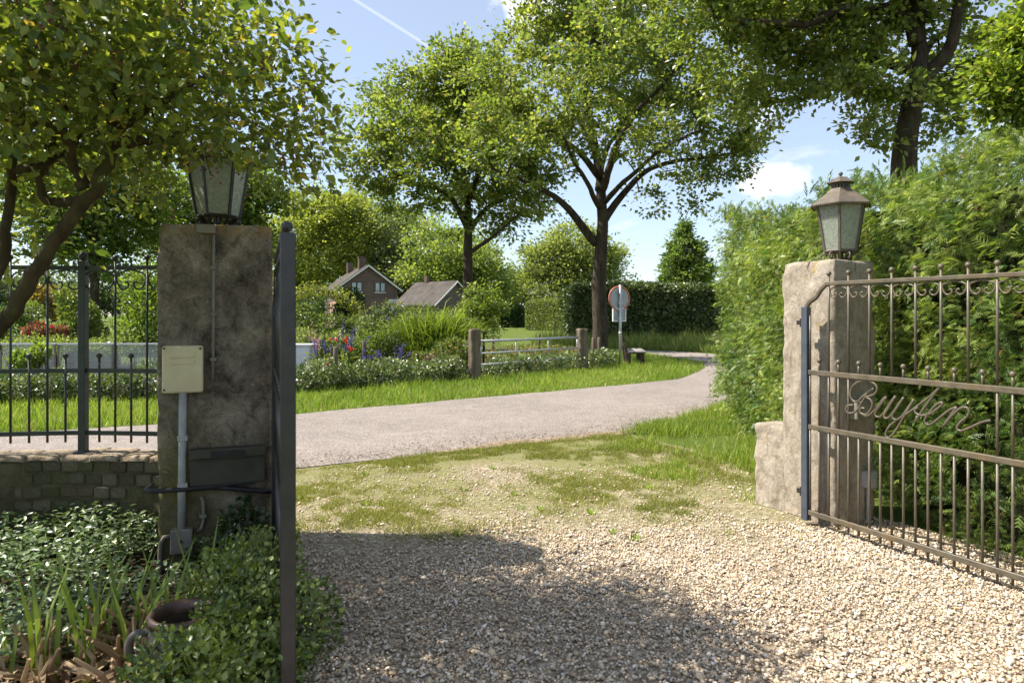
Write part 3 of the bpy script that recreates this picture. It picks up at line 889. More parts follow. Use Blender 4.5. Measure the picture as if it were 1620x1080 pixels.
cov = pbox('meter_cover', 258, 547, 322, 619, .05, 'cream', bevel=.008)
plate = pbox('name_plate', 271, 556, 309, 564, .006, 'cream', cov, .002, .05)
plate2 = pbox('name_plate', 271, 567, 309, 575, .005, 'cream', cov, .002, .05)
for sx, sy in ((261.5, 550.5), (318, 550.5), (261.5, 615.5)):
    a = lp(sx, sy); ob('screw', MB().tube([(a[0], FY - .05, a[1]), (a[0], FY - .056, a[1])], .006, 8).mesh('screw', M['iron_black']), cov)
ptube('conduit_pipe', [(290, 618), (289, 730), (288, 835)], .0215, 'pvc')
for yy in (691, 765): pbox('pipe_clip', 282, yy - 3, 298, yy + 4, .05, 'pvc', bevel=.002)
ptube('upper_conduit', [(338, 372), (338, 500), (337, 601)], .009, 'pvc_old')
for yy in (424, 497, 568): pbox('conduit_clip', 333, yy - 2.5, 343, yy + 2.5, .028, 'pvc_old', bevel=.002)
pbox('conduit_head', 311, 355, 341, 370, .03, 'greybox', bevel=.004)
pbox('junction_box', 271, 835, 306, 869, .06, 'greybox')
a = lp(288, 851); ob('box_knob', MB().tube([(a[0], FY - .055, a[1]), (a[0], FY - .075, a[1])], .008, 8).mesh('box_knob', M['iron_black']), pl)
ptube('lower_conduit', [(272, 846), (260, 848), (254, 858), (253, 900), (253, 960)], .012, 'greybox')
ptube('side_conduit', [(318, 784), (322, 795), (322, 822), (319, 834), (312, 840)], .009, 'pvc_old')
pbox('conduit_clip', 316, 812, 327, 817, .026, 'pvc_old', bevel=.002)
lb = pbox('letter_box', 302, 712, 419, 758, .045, 'letterbox', bevel=.004)
pbox('letter_flap', 301, 709, 421, 716, .075, 'letterbox', lb, .004)
pbox('letter_slot', 336, 710, 388, 715, .084, 'iron_black', lb, .002)
sa = lp(240, 773); sb = lp(438, 774)
st = MB().tube([(sa[0] - .01, FY + .10, sa[1]), (sa[0] - .028, FY - .02, sa[1]), (sa[0] + .01, FY - .045, sa[1] - .004), ((sa[0] + sb[0]) / 2, FY - .04, sa[1] - .01), (sb[0] - .02, FY - .04, sb[1] - .002), (sb[0] + .025, FY + .02, sb[1])], .0145, 8)
ob('iron_strap', st.mesh('iron_strap', M['iron_black'], True), pl)
a = lp(290, 771); b = lp(404, 759)
ob('strap_bar', MB().tube([(a[0], FY - .05, a[1]), (b[0], FY - .045, b[1])], .009, 6).mesh('strap_bar', M['iron_black']), pl)

# pillar in the conifer hedge
PR = np.array([2.305, 4.98]); PRA = math.atan2(.46, .88)
prh = 1.845
pr = root('gate_pillar', (PR[0], PR[1], 0), 'crumbling pale plaster gate pillar half sunk in the conifer hedge', 'gate pillar', rz=PRA)
ob('masonry', rough_block('masonry', (.455, .455, prh), M['pillar_light'], 70, .018, .05, 9), pr)
o = ob('wall_stub', rough_block('wall_stub', (.30, .32, .62), M['pillar_light'], 64, .026, .045, 21), pr, (-.075, .335, 0))
o['label'] = 'broken low stub of plastered wall'
ob('socket_box', MB().box((.10, -.255, .30), (.085, .07, .12), bevel=.01).mesh('socket_box', M['pvc']), pr)
ob('socket_pipe', MB().tube([(.10, -.245, .25), (.10, -.245, 0)], .012, 8).mesh('socket_pipe', M['pvc']), pr)
ob('control_box', MB().box((-.02, -.265, .80), (.17, .09, .13), bevel=.008).mesh('control_box', M['pvc_old']), pr)

# ------------------------------------------------------------------ lanterns


def lantern(loc, label, ph, metal, roofm, s=1.0):
    rt = root('lantern', loc, label, 'lantern', 'lanterns on the gate pillars')
    n = 6; zb, zt, rb, rtp = .085 * s, .415 * s, .118 * s, .172 * s

    def ring(r, z): return [(r * math.cos(ph + 2 * math.pi * k / n), r * math.sin(ph + 2 * math.pi * k / n), z) for k in range(n)]
    bo, to = ring(rb, zb), ring(rtp, zt)
    ob('foot', MB().lathe([(.06 * s, 0), (.058 * s, .012 * s), (.02 * s, .02 * s), (.018 * s, zb)], n=10).mesh('foot', M[metal]), rt)
    for rr_, q_, r_ in ((rb, bo, .0085), (rtp, to, .008)):
        fr = MB().tube(q_ + [q_[0], q_[1]], r_ * s, 4, cap=False)
        if rr_ == rb: fr.lathe([(rb * 1.02, zb - .006 * s), (rb * 1.02, zb + .002 * s)], n=6, ph=ph)
        ob('frame_ring', fr.mesh('frame_ring', M[metal]), rt)
    for k in range(n):
        ob('corner_bar', MB().tube([bo[k], to[k]], .0105 * s, 4).mesh('corner_bar', M[metal]), rt)
        q = [Vector(p) * .985 for p in (bo[k], bo[(k + 1) % n], to[(k + 1) % n], to[k])]
        q = [Vector((v.x, v.y, w[2])) for v, w in zip(q, (bo[k], bo[k], to[k], to[k]))]
        nrm = (q[1] - q[0]).cross(q[3] - q[0]).normalized() * .003
        m = MB().add([v for v in q] + [v - nrm for v in q], [(0, 1, 2, 3), (7, 6, 5, 4), (0, 4, 5, 1), (1, 5, 6, 2), (2, 6, 7, 3), (3, 7, 4, 0)])
        ob('glass_pane', m.mesh('glass_pane', M['lamp_glass']), rt)
    rf = MB().lathe([(.215 * s, zt - .004 * s), (.222 * s, zt + .002 * s), (.16 * s, zt + .050 * s), (.105 * s, zt + .092 * s), (.072 * s, zt + .125 * s)], n=6, ph=ph)
    roof = ob('lamp_roof', rf.mesh('lamp_roof', M[roofm]), rt)
    bd = MB()
    for k in range(6):
        a = np.array(ring(.219 * s, zt - .002 * s)[k]); b = np.array(ring(.219 * s, zt - .002 * s)[(k + 1) % 6])
        for i in range(14): bd.ball(a + (b - a) * (i + .5) / 14 + np.array([0, 0, -.004 * s]), .0065 * s, 6, 4)
    ob('beaded_edge', bd.mesh('beaded_edge', M[roofm], True), roof)
    vt = MB(); zc = zt + .118 * s
    vt.lathe([(.068 * s, zc), (.068 * s, zc + .012 * s)], n=6, ph=ph); vt.lathe([(.066 * s, zc + .036 * s), (.066 * s, zc + .048 * s)], n=6, ph=ph)
    for k in range(18):
        a = ph + 2 * math.pi * k / 18; vt.box((.058 * s * math.cos(a), .058 * s * math.sin(a), zc + .024 * s), (.010 * s, .010 * s, .03 * s), a)
    vt.lathe([(.04 * s, zc), (.04 * s, zc + .04 * s)], n=6, ph=ph)
    ob('vent_collar', vt.mesh('vent_collar', M[metal]), rt)
    zc += .048 * s
    cp = MB().lathe([(.098 * s, zc - .004 * s), (.102 * s, zc), (.05 * s, zc + .034 * s), (.012 * s, zc + .05 * s)], n=6, ph=ph)
    ob('cap', cp.mesh('cap', M[roofm]), rt)
    ob('finial', MB().lathe([(.008 * s, zc + .045 * s), (.007 * s, zc + .056 * s)], n=8).ball((0, 0, zc + .068 * s), .0155 * s).mesh('finial', M[metal], True), rt)
    ob('bulb_holder', MB().lathe([(.028 * s, zb), (.028 * s, zb + .05 * s), (.02 * s, zb + .06 * s), (.03 * s, zb + .09 * s), (.03 * s, zb + .13 * s), (.012 * s, zb + .16 * s)], n=10).mesh('bulb_holder', M['white'], True), rt)
    for k in range(6):
        a = ph + 2 * math.pi * (k + (.5 if True else 0)) / 6
        prof = [(.035, .004), (.06, .03), (.085, .062), (.11, .072), (.132, .058), (.13, .034), (.112, .030), (.108, .046)]
        P = [(r * s * math.cos(a), r * s * math.sin(a), z * s) for r, z in prof]
        ob('foot_scroll', MB().tube(catmull(P, 4), .0062 * s, 6).mesh('foot_scroll', M[metal], True), rt)
        a2 = ph + 2 * math.pi * k / 6
        ob('brace', MB().tube([(.03 * s * math.cos(a2), .03 * s * math.sin(a2), .006 * s), (rb * math.cos(a2), rb * math.sin(a2), zb)], .0075 * s, 5).mesh('brace', M[metal]), rt)
    return rt


lantern((at(1330, 400, 4.98)[0], 4.98, prh - .012), 'copper roofed hexagonal lantern standing clear on the pale plaster pillar', R(-119), 'lamp_metal', 'lamp_roof', 1.0)
lantern((PLX - .004, PLY, PLH - .012), 'dark hexagonal lantern half hidden by leaves on the dark pillar', R(-37), 'lamp_metal_dark', 'lamp_metal_dark', 1.04)

# ------------------------------------------------------------------ iron gate leaves
PITCH = .15


def scroll_mesh(name, half, drop, r, mat):
    pts = [(0, 0), (.55 * half, -.012), (.93 * half, -.30 * drop), (.94 * half, -.62 * drop), (.68 * half, -.97 * drop), (.36 * half, -1.0 * drop), (.17 * half, -.80 * drop), (.27 * half, -.62 * drop), (.42 * half, -.68 * drop)]
    m = MB()
    for s in (-1, 1): m.tube([(s * p[0], 0, p[1]) for p in catmull(pts, 5)], r, 6)
    return m.mesh(name, M[mat], True)


def gate_leaf(loc, rz, length, label, text, zb=.09, zl=.682, zm=1.058, zt=1.664, zs=1.50, imat='iron_gate', smat='iron_stile', fmat=None):
    """Hinge at the origin, leaf along local x."""
    rt = root('gate_leaf', loc, label, 'gate', 'iron gate leaves', rz)
    fmat = fmat or smat
    ob('hinge_stile', MB().box((0, 0, (zs + .02) / 2 + .01), (.05, .045, zs - .02), bevel=.004).mesh('hinge_stile', M[smat]), rt)
    ob('free_stile', MB().box((length, 0, (zt + .035) / 2 + .005), (.045, .05, zt + .03), bevel=.004).mesh('free_stile', M[fmat]), rt)
    arch = catmull([(0, 0, zs), (.035, 0, zs + .045), (.085, 0, zs + .075), (.12, 0, zs + .12), (.17, 0, zt)], 5)
    ob('top_rail', MB().tube(arch, .017, 6).box(((length + .165) / 2, 0, zt), (length - .165, .03, .026), bevel=.004).mesh('top_rail', M[imat]), rt)
    rm = {}
    for z in (zm, zl, zb):
        ob('rail', MB().box((length / 2, 0, z), (length - .05, .026, .034), bevel=.003).mesh('rail', M[imat]), rt)
    ball = MB().ball((0, 0, 0), .0165, 12, 8).mesh('finial_ball', M[imat], True)
    cache = {}

    def bar(u, z0, z1, r=.0075, name='picket'):
        k = (round(z0, 3), round(z1, 3), r)
        if k not in cache: cache[k] = MB().tube([(0, 0, z0), (0, 0, z1)], r, 8).mesh(name, M[imat], True)
        return ob(name, cache[k], rt, (u, 0, 0))
    sm = scroll_mesh('scroll', PITCH / 2 - .006, .078, .0055, imat)
    k = 0; u = .03
    i = 0
    n = int((length - .06) / (PITCH / 2))
    for i in range(n):
        u = .0345 + i * PITCH / 2
        if u > length - .10: break
        tall = i % 2 == 0
        if tall:
            top = zt + .055 if u > .12 else zs - .05
            p = bar(u, zm, top)
            if u > .12: ob('finial_ball', ball, p, (0, 0, top + .012))
            if u > .12 and u + PITCH < length: ob('scroll', sm, rt, (u + PITCH / 2, 0, zt - .016))
        else:
            p = bar(u, zm, zm + .075); ob('finial_ball', ball, p, (0, 0, zm + .085))
        if not text or u < .345 or u > 1.19:
            bar(u, zl, zm)
        bar(u, zb - .055, zl)
    kn = bar(length - .075, zt, zt + .055); ob('finial_ball', MB().ball((0, 0, 0), .021, 12, 8).mesh('finial_ball', M[imat], True), kn, (0, 0, zt + .068))
    if text: gate_script(rt, imat)
    hinge = MB()
    for z in (.22, 1.40): hinge.tube([(-.035, .0, z - .03), (-.035, 0, z + .03)], .015, 8).box((-.05, .0, z), (.05, .012, .03))
    ob('hinge', hinge.mesh('hinge', M['iron_black']), rt)
    return rt


HG = np.array([2.047, 4.753]); GD_ = np.array([.4415, -.8973])


def gate_script(rt, imat):
    """Wrought lettering between the two middle rails, one bent bar per stroke."""
    S = [[(210, 318), (168, 318), (148, 345), (165, 378), (210, 380), (250, 345), (290, 278), (330, 215), (378, 180)],
         [(378, 180), (300, 235), (245, 285), (205, 277), (185, 230), (200, 170), (250, 125), (320, 112), (380, 135), (406, 175), (390, 220), (345, 243), (318, 250), (352, 272), (367, 310), (350, 360), (318, 392), (280, 388), (262, 362), (280, 340), (304, 348)],
         [(290, 395), (318, 405), (352, 390), (400, 345), (450, 275), (482, 250)],
         [(482, 250), (430, 320), (392, 380), (400, 410), (430, 412), (462, 380), (520, 290), (558, 243)],
         [(558, 243), (500, 340), (467, 392), (472, 422), (500, 420), (532, 385), (590, 300), (626, 253)],
         [(626, 253), (570, 340), (535, 392), (540, 427), (572, 436), (612, 408), (660, 340), (712, 268)],
         [(712, 268), (640, 390), (565, 520), (522, 572), (490, 582), (477, 552), (510, 490), (600, 420), (690, 362), (770, 300), (850, 240), (928, 163)],
         [(928, 163), (860, 250), (790, 350), (716, 458)],
         [(745, 335), (722, 350), (724, 378), (760, 399), (825, 395), (895, 355), (944, 312), (935, 295), (890, 318), (830, 390), (800, 440), (812, 472), (850, 475), (912, 430), (1000, 360), (1064, 333)],
         [(1064, 333), (1010, 410), (945, 500)],
         [(945, 500), (1030, 400), (1090, 346), (1140, 335), (1166, 362), (1150, 410), (1100, 452), (1068, 492), (1076, 521), (1112, 526), (1200, 490), (1280, 455), (1345, 443)]]
    for st in S:
        P = []
        for zx, zy in st:
            px = 1310 + zx / 5.226; py = 580 + zy / 5.226; r = (px - 810) / F
            t = (HG[1] * r - HG[0]) / (GD_[0] - GD_[1] * r)
            Y = HG[1] + GD_[1] * t; P.append((t, 0.0, EYE - (py - HZ) / F * Y))
        m = MB().tube(catmull(P, 5), .0074, 7)
        ob('letter_stroke', m.mesh('letter_stroke', M[imat], True), rt)


gate_leaf((HG[0], HG[1], 0), math.atan2(GD_[1], GD_[0]), 1.70, 'weathered iron gate leaf with script lettering in front of the hedge', True)
gate_leaf((-1.392, 4.02, 0), math.atan2(2.30 - 4.02, -.755 + 1.392), 1.834, 'dark iron gate leaf swung open beside the dark pillar', False, imat='iron_dark', smat='iron_dark', zt=1.69)

# ------------------------------------------------------------------ iron fence on the low brick wall
FPOST = np.array([-2.70, 4.30])


def fpath(u):
    """Fence line: u metres from the post, positive towards the pillar; gently bowed."""
    return np.array([FPOST[0] + u, FPOST[1] + (.012 * u if u < 0 else -.06 * u) - .055 * u * u + (.09 * u if u < 0 else 0)])


ft = root('iron_fence', (FPOST[0], FPOST[1], 0), 'dark green wrought iron fence with scrolls on the low brick wall', 'fence')


def fl(u, z): p = fpath(u) - FPOST; return (p[0], p[1], z)


U0, U1 = -1.9, .62
zw = .585
us = np.linspace(U0, U1, 30)
for z in (.713, 1.104, 1.749):
    m = MB(); P = [fl(u, z) for u in us]
    for a, b in zip(P[:-1], P[1:]):
        ang = math.atan2(b[1] - a[1], b[0] - a[0]); ln = math.dist(a, b)
        m.box(((a[0] + b[0]) / 2, (a[1] + b[1]) / 2, z), (ln + .002, .013, .027), ang)
    ob('rail', m.mesh('rail', M['iron_fence']), ft)
pk_t = MB().tube([(0, 0, .655), (0, 0, 1.80)], .0072, 8).mesh('picket', M['iron_fence'], True)
pk_s = MB().tube([(0, 0, .655), (0, 0, 1.185)], .0072, 8).mesh('picket', M['iron_fence'], True)
bl = MB().ball((0, 0, 0), .0175).mesh('finial_ball', M['iron_fence'], True)
scm = scroll_mesh('scroll', .1, .118, .0055, 'iron_fence')
for post_u in (0.0, -1.26):
    po = ob('post', MB().box((0, 0, zw + .60), (.045, .045, 1.22), bevel=.003).mesh('post', M['iron_fence']), ft, (*fl(post_u, 0)[:2], 0))
    ob('post_ball', MB().lathe([(.012, 0), (.012, .02)], (0, 0, 1.79), 8).ball((0, 0, 1.825), .028, 14, 9).mesh('post_ball', M['iron_fence'], True), po)
    ob('foot_plate', MB().box((0.01, -.02, zw + .008), (.09, .07, .012), .3).mesh('foot_plate', M['iron_black']), po)
for i in range(-18, 6):
    u = i * .105
    if abs(u + 1.26) < .05 or i == 0 or u < U0 or u > U1: continue
    p = fl(u, 0); tall = i % 2 == 0
    q = ob('picket', pk_t if tall else pk_s, ft, (p[0], p[1], 0)); ob('finial_ball', bl, q, (0, 0, 1.812 if tall else 1.197))
for i in range(-9, 3):
    u = (i + .5) * .21
    if u < U0 or u > U1: continue
    p = fl(u, 0); a = fl(u - .05, 0); b = fl(u + .05, 0)
    ob('scroll', scm, ft, (p[0], p[1], 1.735), (0, 0, math.atan2(b[1] - a[1], b[0] - a[0])))

bw = root('brick_wall', (FPOST[0], FPOST[1], 0), 'low mossy brick wall below the iron fence', 'wall')


def wl(u, z, d):
    p = fpath(u); t = fpath(u + .01) - fpath(u - .01); t /= np.linalg.norm(t); nrm = np.array([t[1], -t[0]])
    q = p + nrm * d - FPOST; return q[0], q[1], z


core = MB()
uu = np.linspace(-2.2, .62, 40)
for u0_, u1_ in zip(uu[:-1], uu[1:]):
    a, b, c, d = wl(u0_, 0, .095), wl(u1_, 0, .095), wl(u1_, 0, -.12), wl(u0_, 0, -.12)
    core.add([(*q[:2], z) for z in (-.02, zw - .02) for q in (a, b, c, d)], [(0, 1, 5, 4), (4, 5, 6, 7), (2, 3, 7, 6)])
ob('mortar_core', core.mesh('mortar_core', M['mortar']), bw)
cu = np.linspace(-2.2, -.02, 110); cz = np.linspace(-.02, zw - .035, 34)
CV = []
for z_ in cz:
    for u_ in cu: CV.append(wl(u_, z_, .1085))
CV = np.array(CV); CQ = CV + 20.0
tt = np.tile(cu, len(cz)); edge_ = np.clip((tt + .42 + (fbm(CQ, 6, 3, 4) - .47) * .5) / .10, 0, 1)      # the coat thins out towards the bare bricks
CV[:, 1] += (fbm(CQ, 9, 5, 5) - .48) * .022 + edge_ * .05
nn_ = len(cu); CF = np.array([(r_ * nn_ + c_, r_ * nn_ + c_ + 1, (r_ + 1) * nn_ + c_ + 1, (r_ + 1) * nn_ + c_) for r_ in range(len(cz) - 1) for c_ in range(nn_ - 1)])
o = ob('render_coat', mesh_np('render_coat', CV, [CF], M['mortar'], None, True), bw); o['label'] = 'dark mossy cement coat over the bricks'
gb = np.random.default_rng(4)
variants = []
for k in range(10):
    m = MB().box((0, 0, 0), (.100 + gb.normal(0, .003), .10, .066 + gb.normal(0, .002)), bevel=.007)
    v = np.array(m.v); v += gb.normal(0, .0016, v.shape)
    pal = [(.15, .135, .085), (.13, .122, .07), (.165, .145, .095), (.145, .115, .075), (.12, .118, .062)]
    me = mesh_np('brick', v, [[f for f in m.f if len(f) == 4], [f for f in m.f if len(f) == 8]], M['brick'], np.tile(np.array(pal[k % 5]) * gb.uniform(.55, .85), (len(v), 1)))
    variants.append(me)
for row in range(7):
    z = zw - .058 - row * .081
    off = .0545 if row % 2 else 0.0
    u = -1.55 + off
    while u < .58:
        pr_ = .052 if u > -.30 or gb.random() < .55 else .047
        p = wl(u, z, pr_ + gb.normal(0, .0035)); a = wl(u - .03, 0, 0); b = wl(u + .03, 0, 0)
        ob('brick', variants[gb.integers(10)], bw, p, (gb.normal(0, .02), gb.normal(0, .015), math.atan2(b[1] - a[1], b[0] - a[0]) + gb.normal(0, .02)))
        u += .109
cap_pal = []
for k in range(5):
    me = rough_block('coping_stone', (.20, .25, .034), M['coping'], 60, .014, .03, 40 + k); cap_pal.append(me)
u = -2.1
k = 0
while u < .60:
    p = wl(u, zw - .022, -.012); a = wl(u - .03, 0, 0); b = wl(u + .03, 0, 0)
    ob('coping_stone', cap_pal[k % 5], bw, p, (gb.normal(0, .02), gb.normal(0, .02), math.atan2(b[1] - a[1], b[0] - a[0]) + gb.normal(0, .03))); u += .192; k += 1

# ------------------------------------------------------------------ conifer hedge behind the gate
HEDGE = catmull([(4.3, 1.6, 0), (3.55, 2.6, 0), (3.05, 3.5, 0), (2.76, 4.3, 0), (2.62, 5.1, 0), (2.58, 6.1, 0), (2.60, 7.3, 0), (2.72, 8.5, 0), (2.98, 9.5, 0), (3.5, 10.0, 0), (4.3, 10.1, 0)], 12)


def conifer_hedge():
    g = np.random.default_rng(31)
    P = np.array(HEDGE); seg = np.linalg.norm(np.diff(P, axis=0), axis=1); S = np.concatenate([[0], np.cumsum(seg)]); tot = S[-1]
    T = np.gradient(P, axis=0); T = unit(T); Nm = np.c_[-T[:, 1], T[:, 0], T[:, 2] * 0]     # outward, towards the driveway

    def pt(s): return np.c_[np.interp(s, S, P[:, 0]), np.interp(s, S, P[:, 1])], np.c_[np.interp(s, S, Nm[:, 0]), np.interp(s, S, Nm[:, 1])]
    side = 1 if (Nm[60] @ np.array([-1, 0, 0])) > 0 else -1
    base = np.array([3.2, 6.0, 0]); rt = root('conifer_hedge', base, 'tall bushy green conifer hedge swallowing the pale pillar', 'hedge')

    def top(s): return np.interp(s / tot, [0, .30, .42, .55, 1.0], [2.78, 2.72, 2.45, 2.50, 2.66]) + .30 * (vnoise(np.c_[s, s * 0, s * 0], 1.6, 5) - .5) + .10 * np.sin(s * 1.7)
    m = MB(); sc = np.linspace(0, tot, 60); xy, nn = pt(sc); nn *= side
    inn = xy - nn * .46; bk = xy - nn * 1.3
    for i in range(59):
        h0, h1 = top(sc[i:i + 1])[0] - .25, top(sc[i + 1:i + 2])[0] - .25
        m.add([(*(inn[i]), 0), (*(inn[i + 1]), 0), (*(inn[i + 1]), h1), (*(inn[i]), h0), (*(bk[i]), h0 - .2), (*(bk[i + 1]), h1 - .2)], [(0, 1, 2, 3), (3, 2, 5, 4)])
    me = m.mesh('hedge_core', M['core']); me.transform(Matrix.Translation(-Vector(base))); ob('hedge_core', me, rt)  # solid dark core added inside the hedge to block light
    nc, per = 4700, 18
    s = g.random(nc) * tot; kind = g.random(nc)
    z = np.where(kind < .84, (g.random(nc) ** .85) * top(s), top(s))
    xy, nn = pt(s); nn *= side
    Q = np.c_[s, z, z * 0]
    lump = (fbm(Q, 1.5, 3, 3) - .45) * .54 + (fbm(Q, 5, 8, 2) - .37) * .36
    gap = np.exp(-((np.hypot(xy[:, 0] - PR[0] - .25, xy[:, 1] - PR[1] - .15) / .50) ** 2)); lump = lump - gap * .12
    back = np.where(kind < .84, 0, g.random(nc) * 1.1)
    rnd = np.clip((z - top(s) + .45) / .45, 0, 1) ** 2 * .28 * (kind < .84)
    dep = lump - rnd - g.random(nc) ** 1.2 * .26 - np.clip(.28 - z, 0, 1) * .25 - back
    C0 = np.c_[xy + nn * dep[:, None], z + np.where(kind < .84, 0, lump * .6 - .06)]
    n30 = np.c_[nn, np.zeros(nc)]; top0 = kind >= .84
    D0 = unit(n30 * np.where(top0, .45, .85)[:, None] + np.array([0, 0, 1]) * np.where(top0, .75, .30)[:, None] + g.normal(0, .34, (nc, 3)))
    ci = np.repeat(np.arange(nc), per); n = nc * per
    C = C0[ci] + g.normal(0, .040, (n, 3)) + D0[ci] * g.uniform(-.05, .07, (n, 1))
    D = D0[ci] + g.normal(0, .42, (n, 3)); istop = top0[ci]; n3 = n30[ci]
    Nn = np.array([0, 0, .8]) + n3 * .75 + g.normal(0, .32, (n, 3)) - np.where(istop, 1, 0)[:, None] * (n3 * .2 + np.array([0, 0, .4]))
    Ls = .049 * np.exp(g.normal(0, .28, n)); Ws = Ls * .95
    tone = np.clip((fbm(Q, 2.4, 12, 3) - .2) * 1.3 + g.normal(0, .15, nc), 0, 1)[ci]
    col = colours(n, (.085, .155, .035), (.40, .46, .11), g, tone, .2, ((.24, .17, .07), .02))
    # leading shoots above the clipped top
    k = 200
    s2 = g.random(k) * tot; xy2, nn2 = pt(s2); nn2 *= side
    C2 = np.c_[xy2 - nn2 * (g.random(k) * .8)[:, None], top(s2) - .10]
    D2 = np.c_[g.normal(0, .28, (k, 2)), np.ones(k)]; N2 = rvec(k, g)
    C = np.concatenate([C, C2]); D = np.concatenate([D, D2]); Nn = np.concatenate([Nn, N2]); Ls = np.concatenate([Ls, .19 * np.exp(g.normal(0, .35, k))]); Ws = np.concatenate([Ws, Ls[n:] * .30])
    col = np.concatenate([col, colours(k, (.08, .13, .03), (.15, .21, .05), g)])
    # keep the pillar, its lantern and the swing of the gate clear
    d = C[:, :2] - PR
    lx = d[:, 0] * math.cos(PRA) + d[:, 1] * math.sin(PRA); ly = -d[:, 0] * math.sin(PRA) + d[:, 1] * math.cos(PRA)
    keep = ~((lx < .19) & (np.abs(ly) < .42) & (C[:, 2] < 2.05)) & ~((np.hypot(d[:, 0], d[:, 1]) < .40) & (C[:, 2] > 1.75) & (C[:, 2] < 2.7))
    ge = C[:, :2] - HG; across = ge[:, 0] * (-GD_[1]) + ge[:, 1] * GD_[0]
    keep &= ~((across < .28) & (C[:, 1] < 4.9) & (C[:, 2] < 1.9))
    keep &= C[:, 0] < 1.02 * C[:, 1]                      # the hedge goes on out of the picture
    C, D, Nn, Ls, Ws, col = [a[keep] for a in (C, D, Nn, Ls, Ws, col)]
    o = foliage('sprays', C, D, Nn, Ls, Ws, T_FROND, col, M['leaf_thuja'], rt, base); tag(o, kind='stuff')


conifer_hedge()

# ------------------------------------------------------------------ oaks along the road
O1, O2, O3 = (.115, .165, .040), (.27, .305, .080), (.30, .25, .09)


def pl3(Y, pts):
    return [at(p[0], p[1], Y + (p[2] if len(p) > 2 else 0)) for p in pts]


def ground_at(px, Y): return np.array([(px - 810) / F * Y, Y, 0.0])


# oak by the bench
Y2 = 23.7
b2 = ground_at(948, Y2)
limbs2 = [([b2 - np.array([0, 0, .1]), b2 + np.array([0, 0, .5]), *pl3(Y2, [(948, 480), (948, 400), (951, 345), (948, 270, .2), (935, 190, .3), (930, 110, .3), (945, 20, .2), (950, -80, 0)])], .34, .05),
          (pl3(Y2, [(944, 385), (905, 335, -.4), (872, 305, -.8), (832, 288, -1.2), (780, 268, -1.5)]), .17, .04),
          (pl3(Y2, [(955, 350), (985, 308, .3), (1022, 272, .8), (1070, 255, 1.2), (1120, 250, 1.5), (1170, 240, 1.6)]), .15, .035),
          (pl3(Y2, [(953, 300), (972, 235, -.5), (1008, 175, -1), (1045, 135, -1.6), (1085, 95, -2)]), .15, .035),
          (pl3(Y2, [(948, 280), (915, 240, -.6), (880, 215, -1.2), (840, 190, -1.6), (800, 150, -2)]), .13, .03),
          (pl3(Y2, [(946, 300), (960, 240, 1.5), (990, 190, 2.8), (1010, 120, 3.6)]), .12, .03),
          (pl3(Y2, [(942, 240), (905, 170, 1.4), (870, 110, 2.4), (850, 50, 3)]), .12, .03),
          (pl3(Y2, [(950, 330), (930, 290, -1.5), (905, 250, -3), (890, 215, -4)]), .11, .03),
          (pl3(Y2, [(956, 320), (995, 280, -1.2), (1050, 235, -2.6), (1110, 205, -3.4)]), .11, .03)]
lob2 = px_lobes(Y2, [(800, 110, 58, 45, -1.5), (860, 60, 75, 55, 1), (940, 10, 90, 55, 0), (1030, 40, 80, 55, -1), (1085, 110, 75, 55, -1.5), (1140, 175, 62, 48, -1), (1165, 230, 45, 32, 1), (1125, 255, 55, 35, 1), (1130, 300, 34, 26, 1),
                     (1050, 190, 80, 50, 1.5), (960, 120, 90, 60, 2), (880, 160, 80, 50, -1.5), (820, 190, 70, 45, -2), (780, 250, 52, 32, -1.5), (860, 245, 60, 32, -2.5), (900, 210, 60, 35, -3), (985, 215, 62, 35, -2), (1060, 240, 55, 28, -2.5),
                     (890, -60, 90, 60, 0), (1000, -80, 100, 70, 0), (1090, -10, 60, 60, 2), (930, 60, 80, 60, 4), (1000, 150, 80, 45, 4.5), (970, 60, 80, 60, -4), (1030, 310, 26, 22, 0, .6), (830, 330, 30, 18, -1, .5), (970, 375, 18, 22, .3, .4), (770, 190, 48, 40, -1.5), (760, 140, 40, 36, 0), (1190, 215, 34, 22, 0), (1185, 265, 26, 18, 1), (1100, 320, 26, 14, 1, .6)], .95)
make_tree('oak_tree', 'large oak with a straight trunk standing behind the round road sign', b2, limbs2, lob2, 1050, 46, .15, .11, O1, O2, 41, .34, 'oaks along the road', T=T_DIAMOND, extra=(O3, .06))

# oak by the house garage
Y1 = 30.0
b1 = ground_at(740, Y1)
limbs1 = [([b1 - np.array([0, 0, .1]), b1 + np.array([0, 0, .6]), *pl3(Y1, [(740, 470), (740, 400), (741, 350), (738, 300, .3), (728, 230, .4), (725, 150, .2), (728, 90, 0)])], .33, .05),
          (pl3(Y1, [(739, 360), (715, 315, -.6), (690, 300, -1.2), (650, 290, -1.8), (610, 265, -2.4)]), .14, .03),
          (pl3(Y1, [(742, 365), (770, 330, .5), (805, 312, 1), (840, 300, 1.4)]), .15, .03),
          (pl3(Y1, [(742, 400), (765, 385, -.5), (795, 362, -1), (825, 335, -1.4)]), .12, .03),
          (pl3(Y1, [(740, 320), (760, 270, -1), (790, 220, -2), (815, 170, -2.5)]), .14, .03),
          (pl3(Y1, [(738, 300), (700, 240, 1), (660, 200, 2), (630, 180, 2.4)]), .13, .03),
          (pl3(Y1, [(739, 310), (715, 260, -2), (690, 220, -3.4)]), .11, .03)]
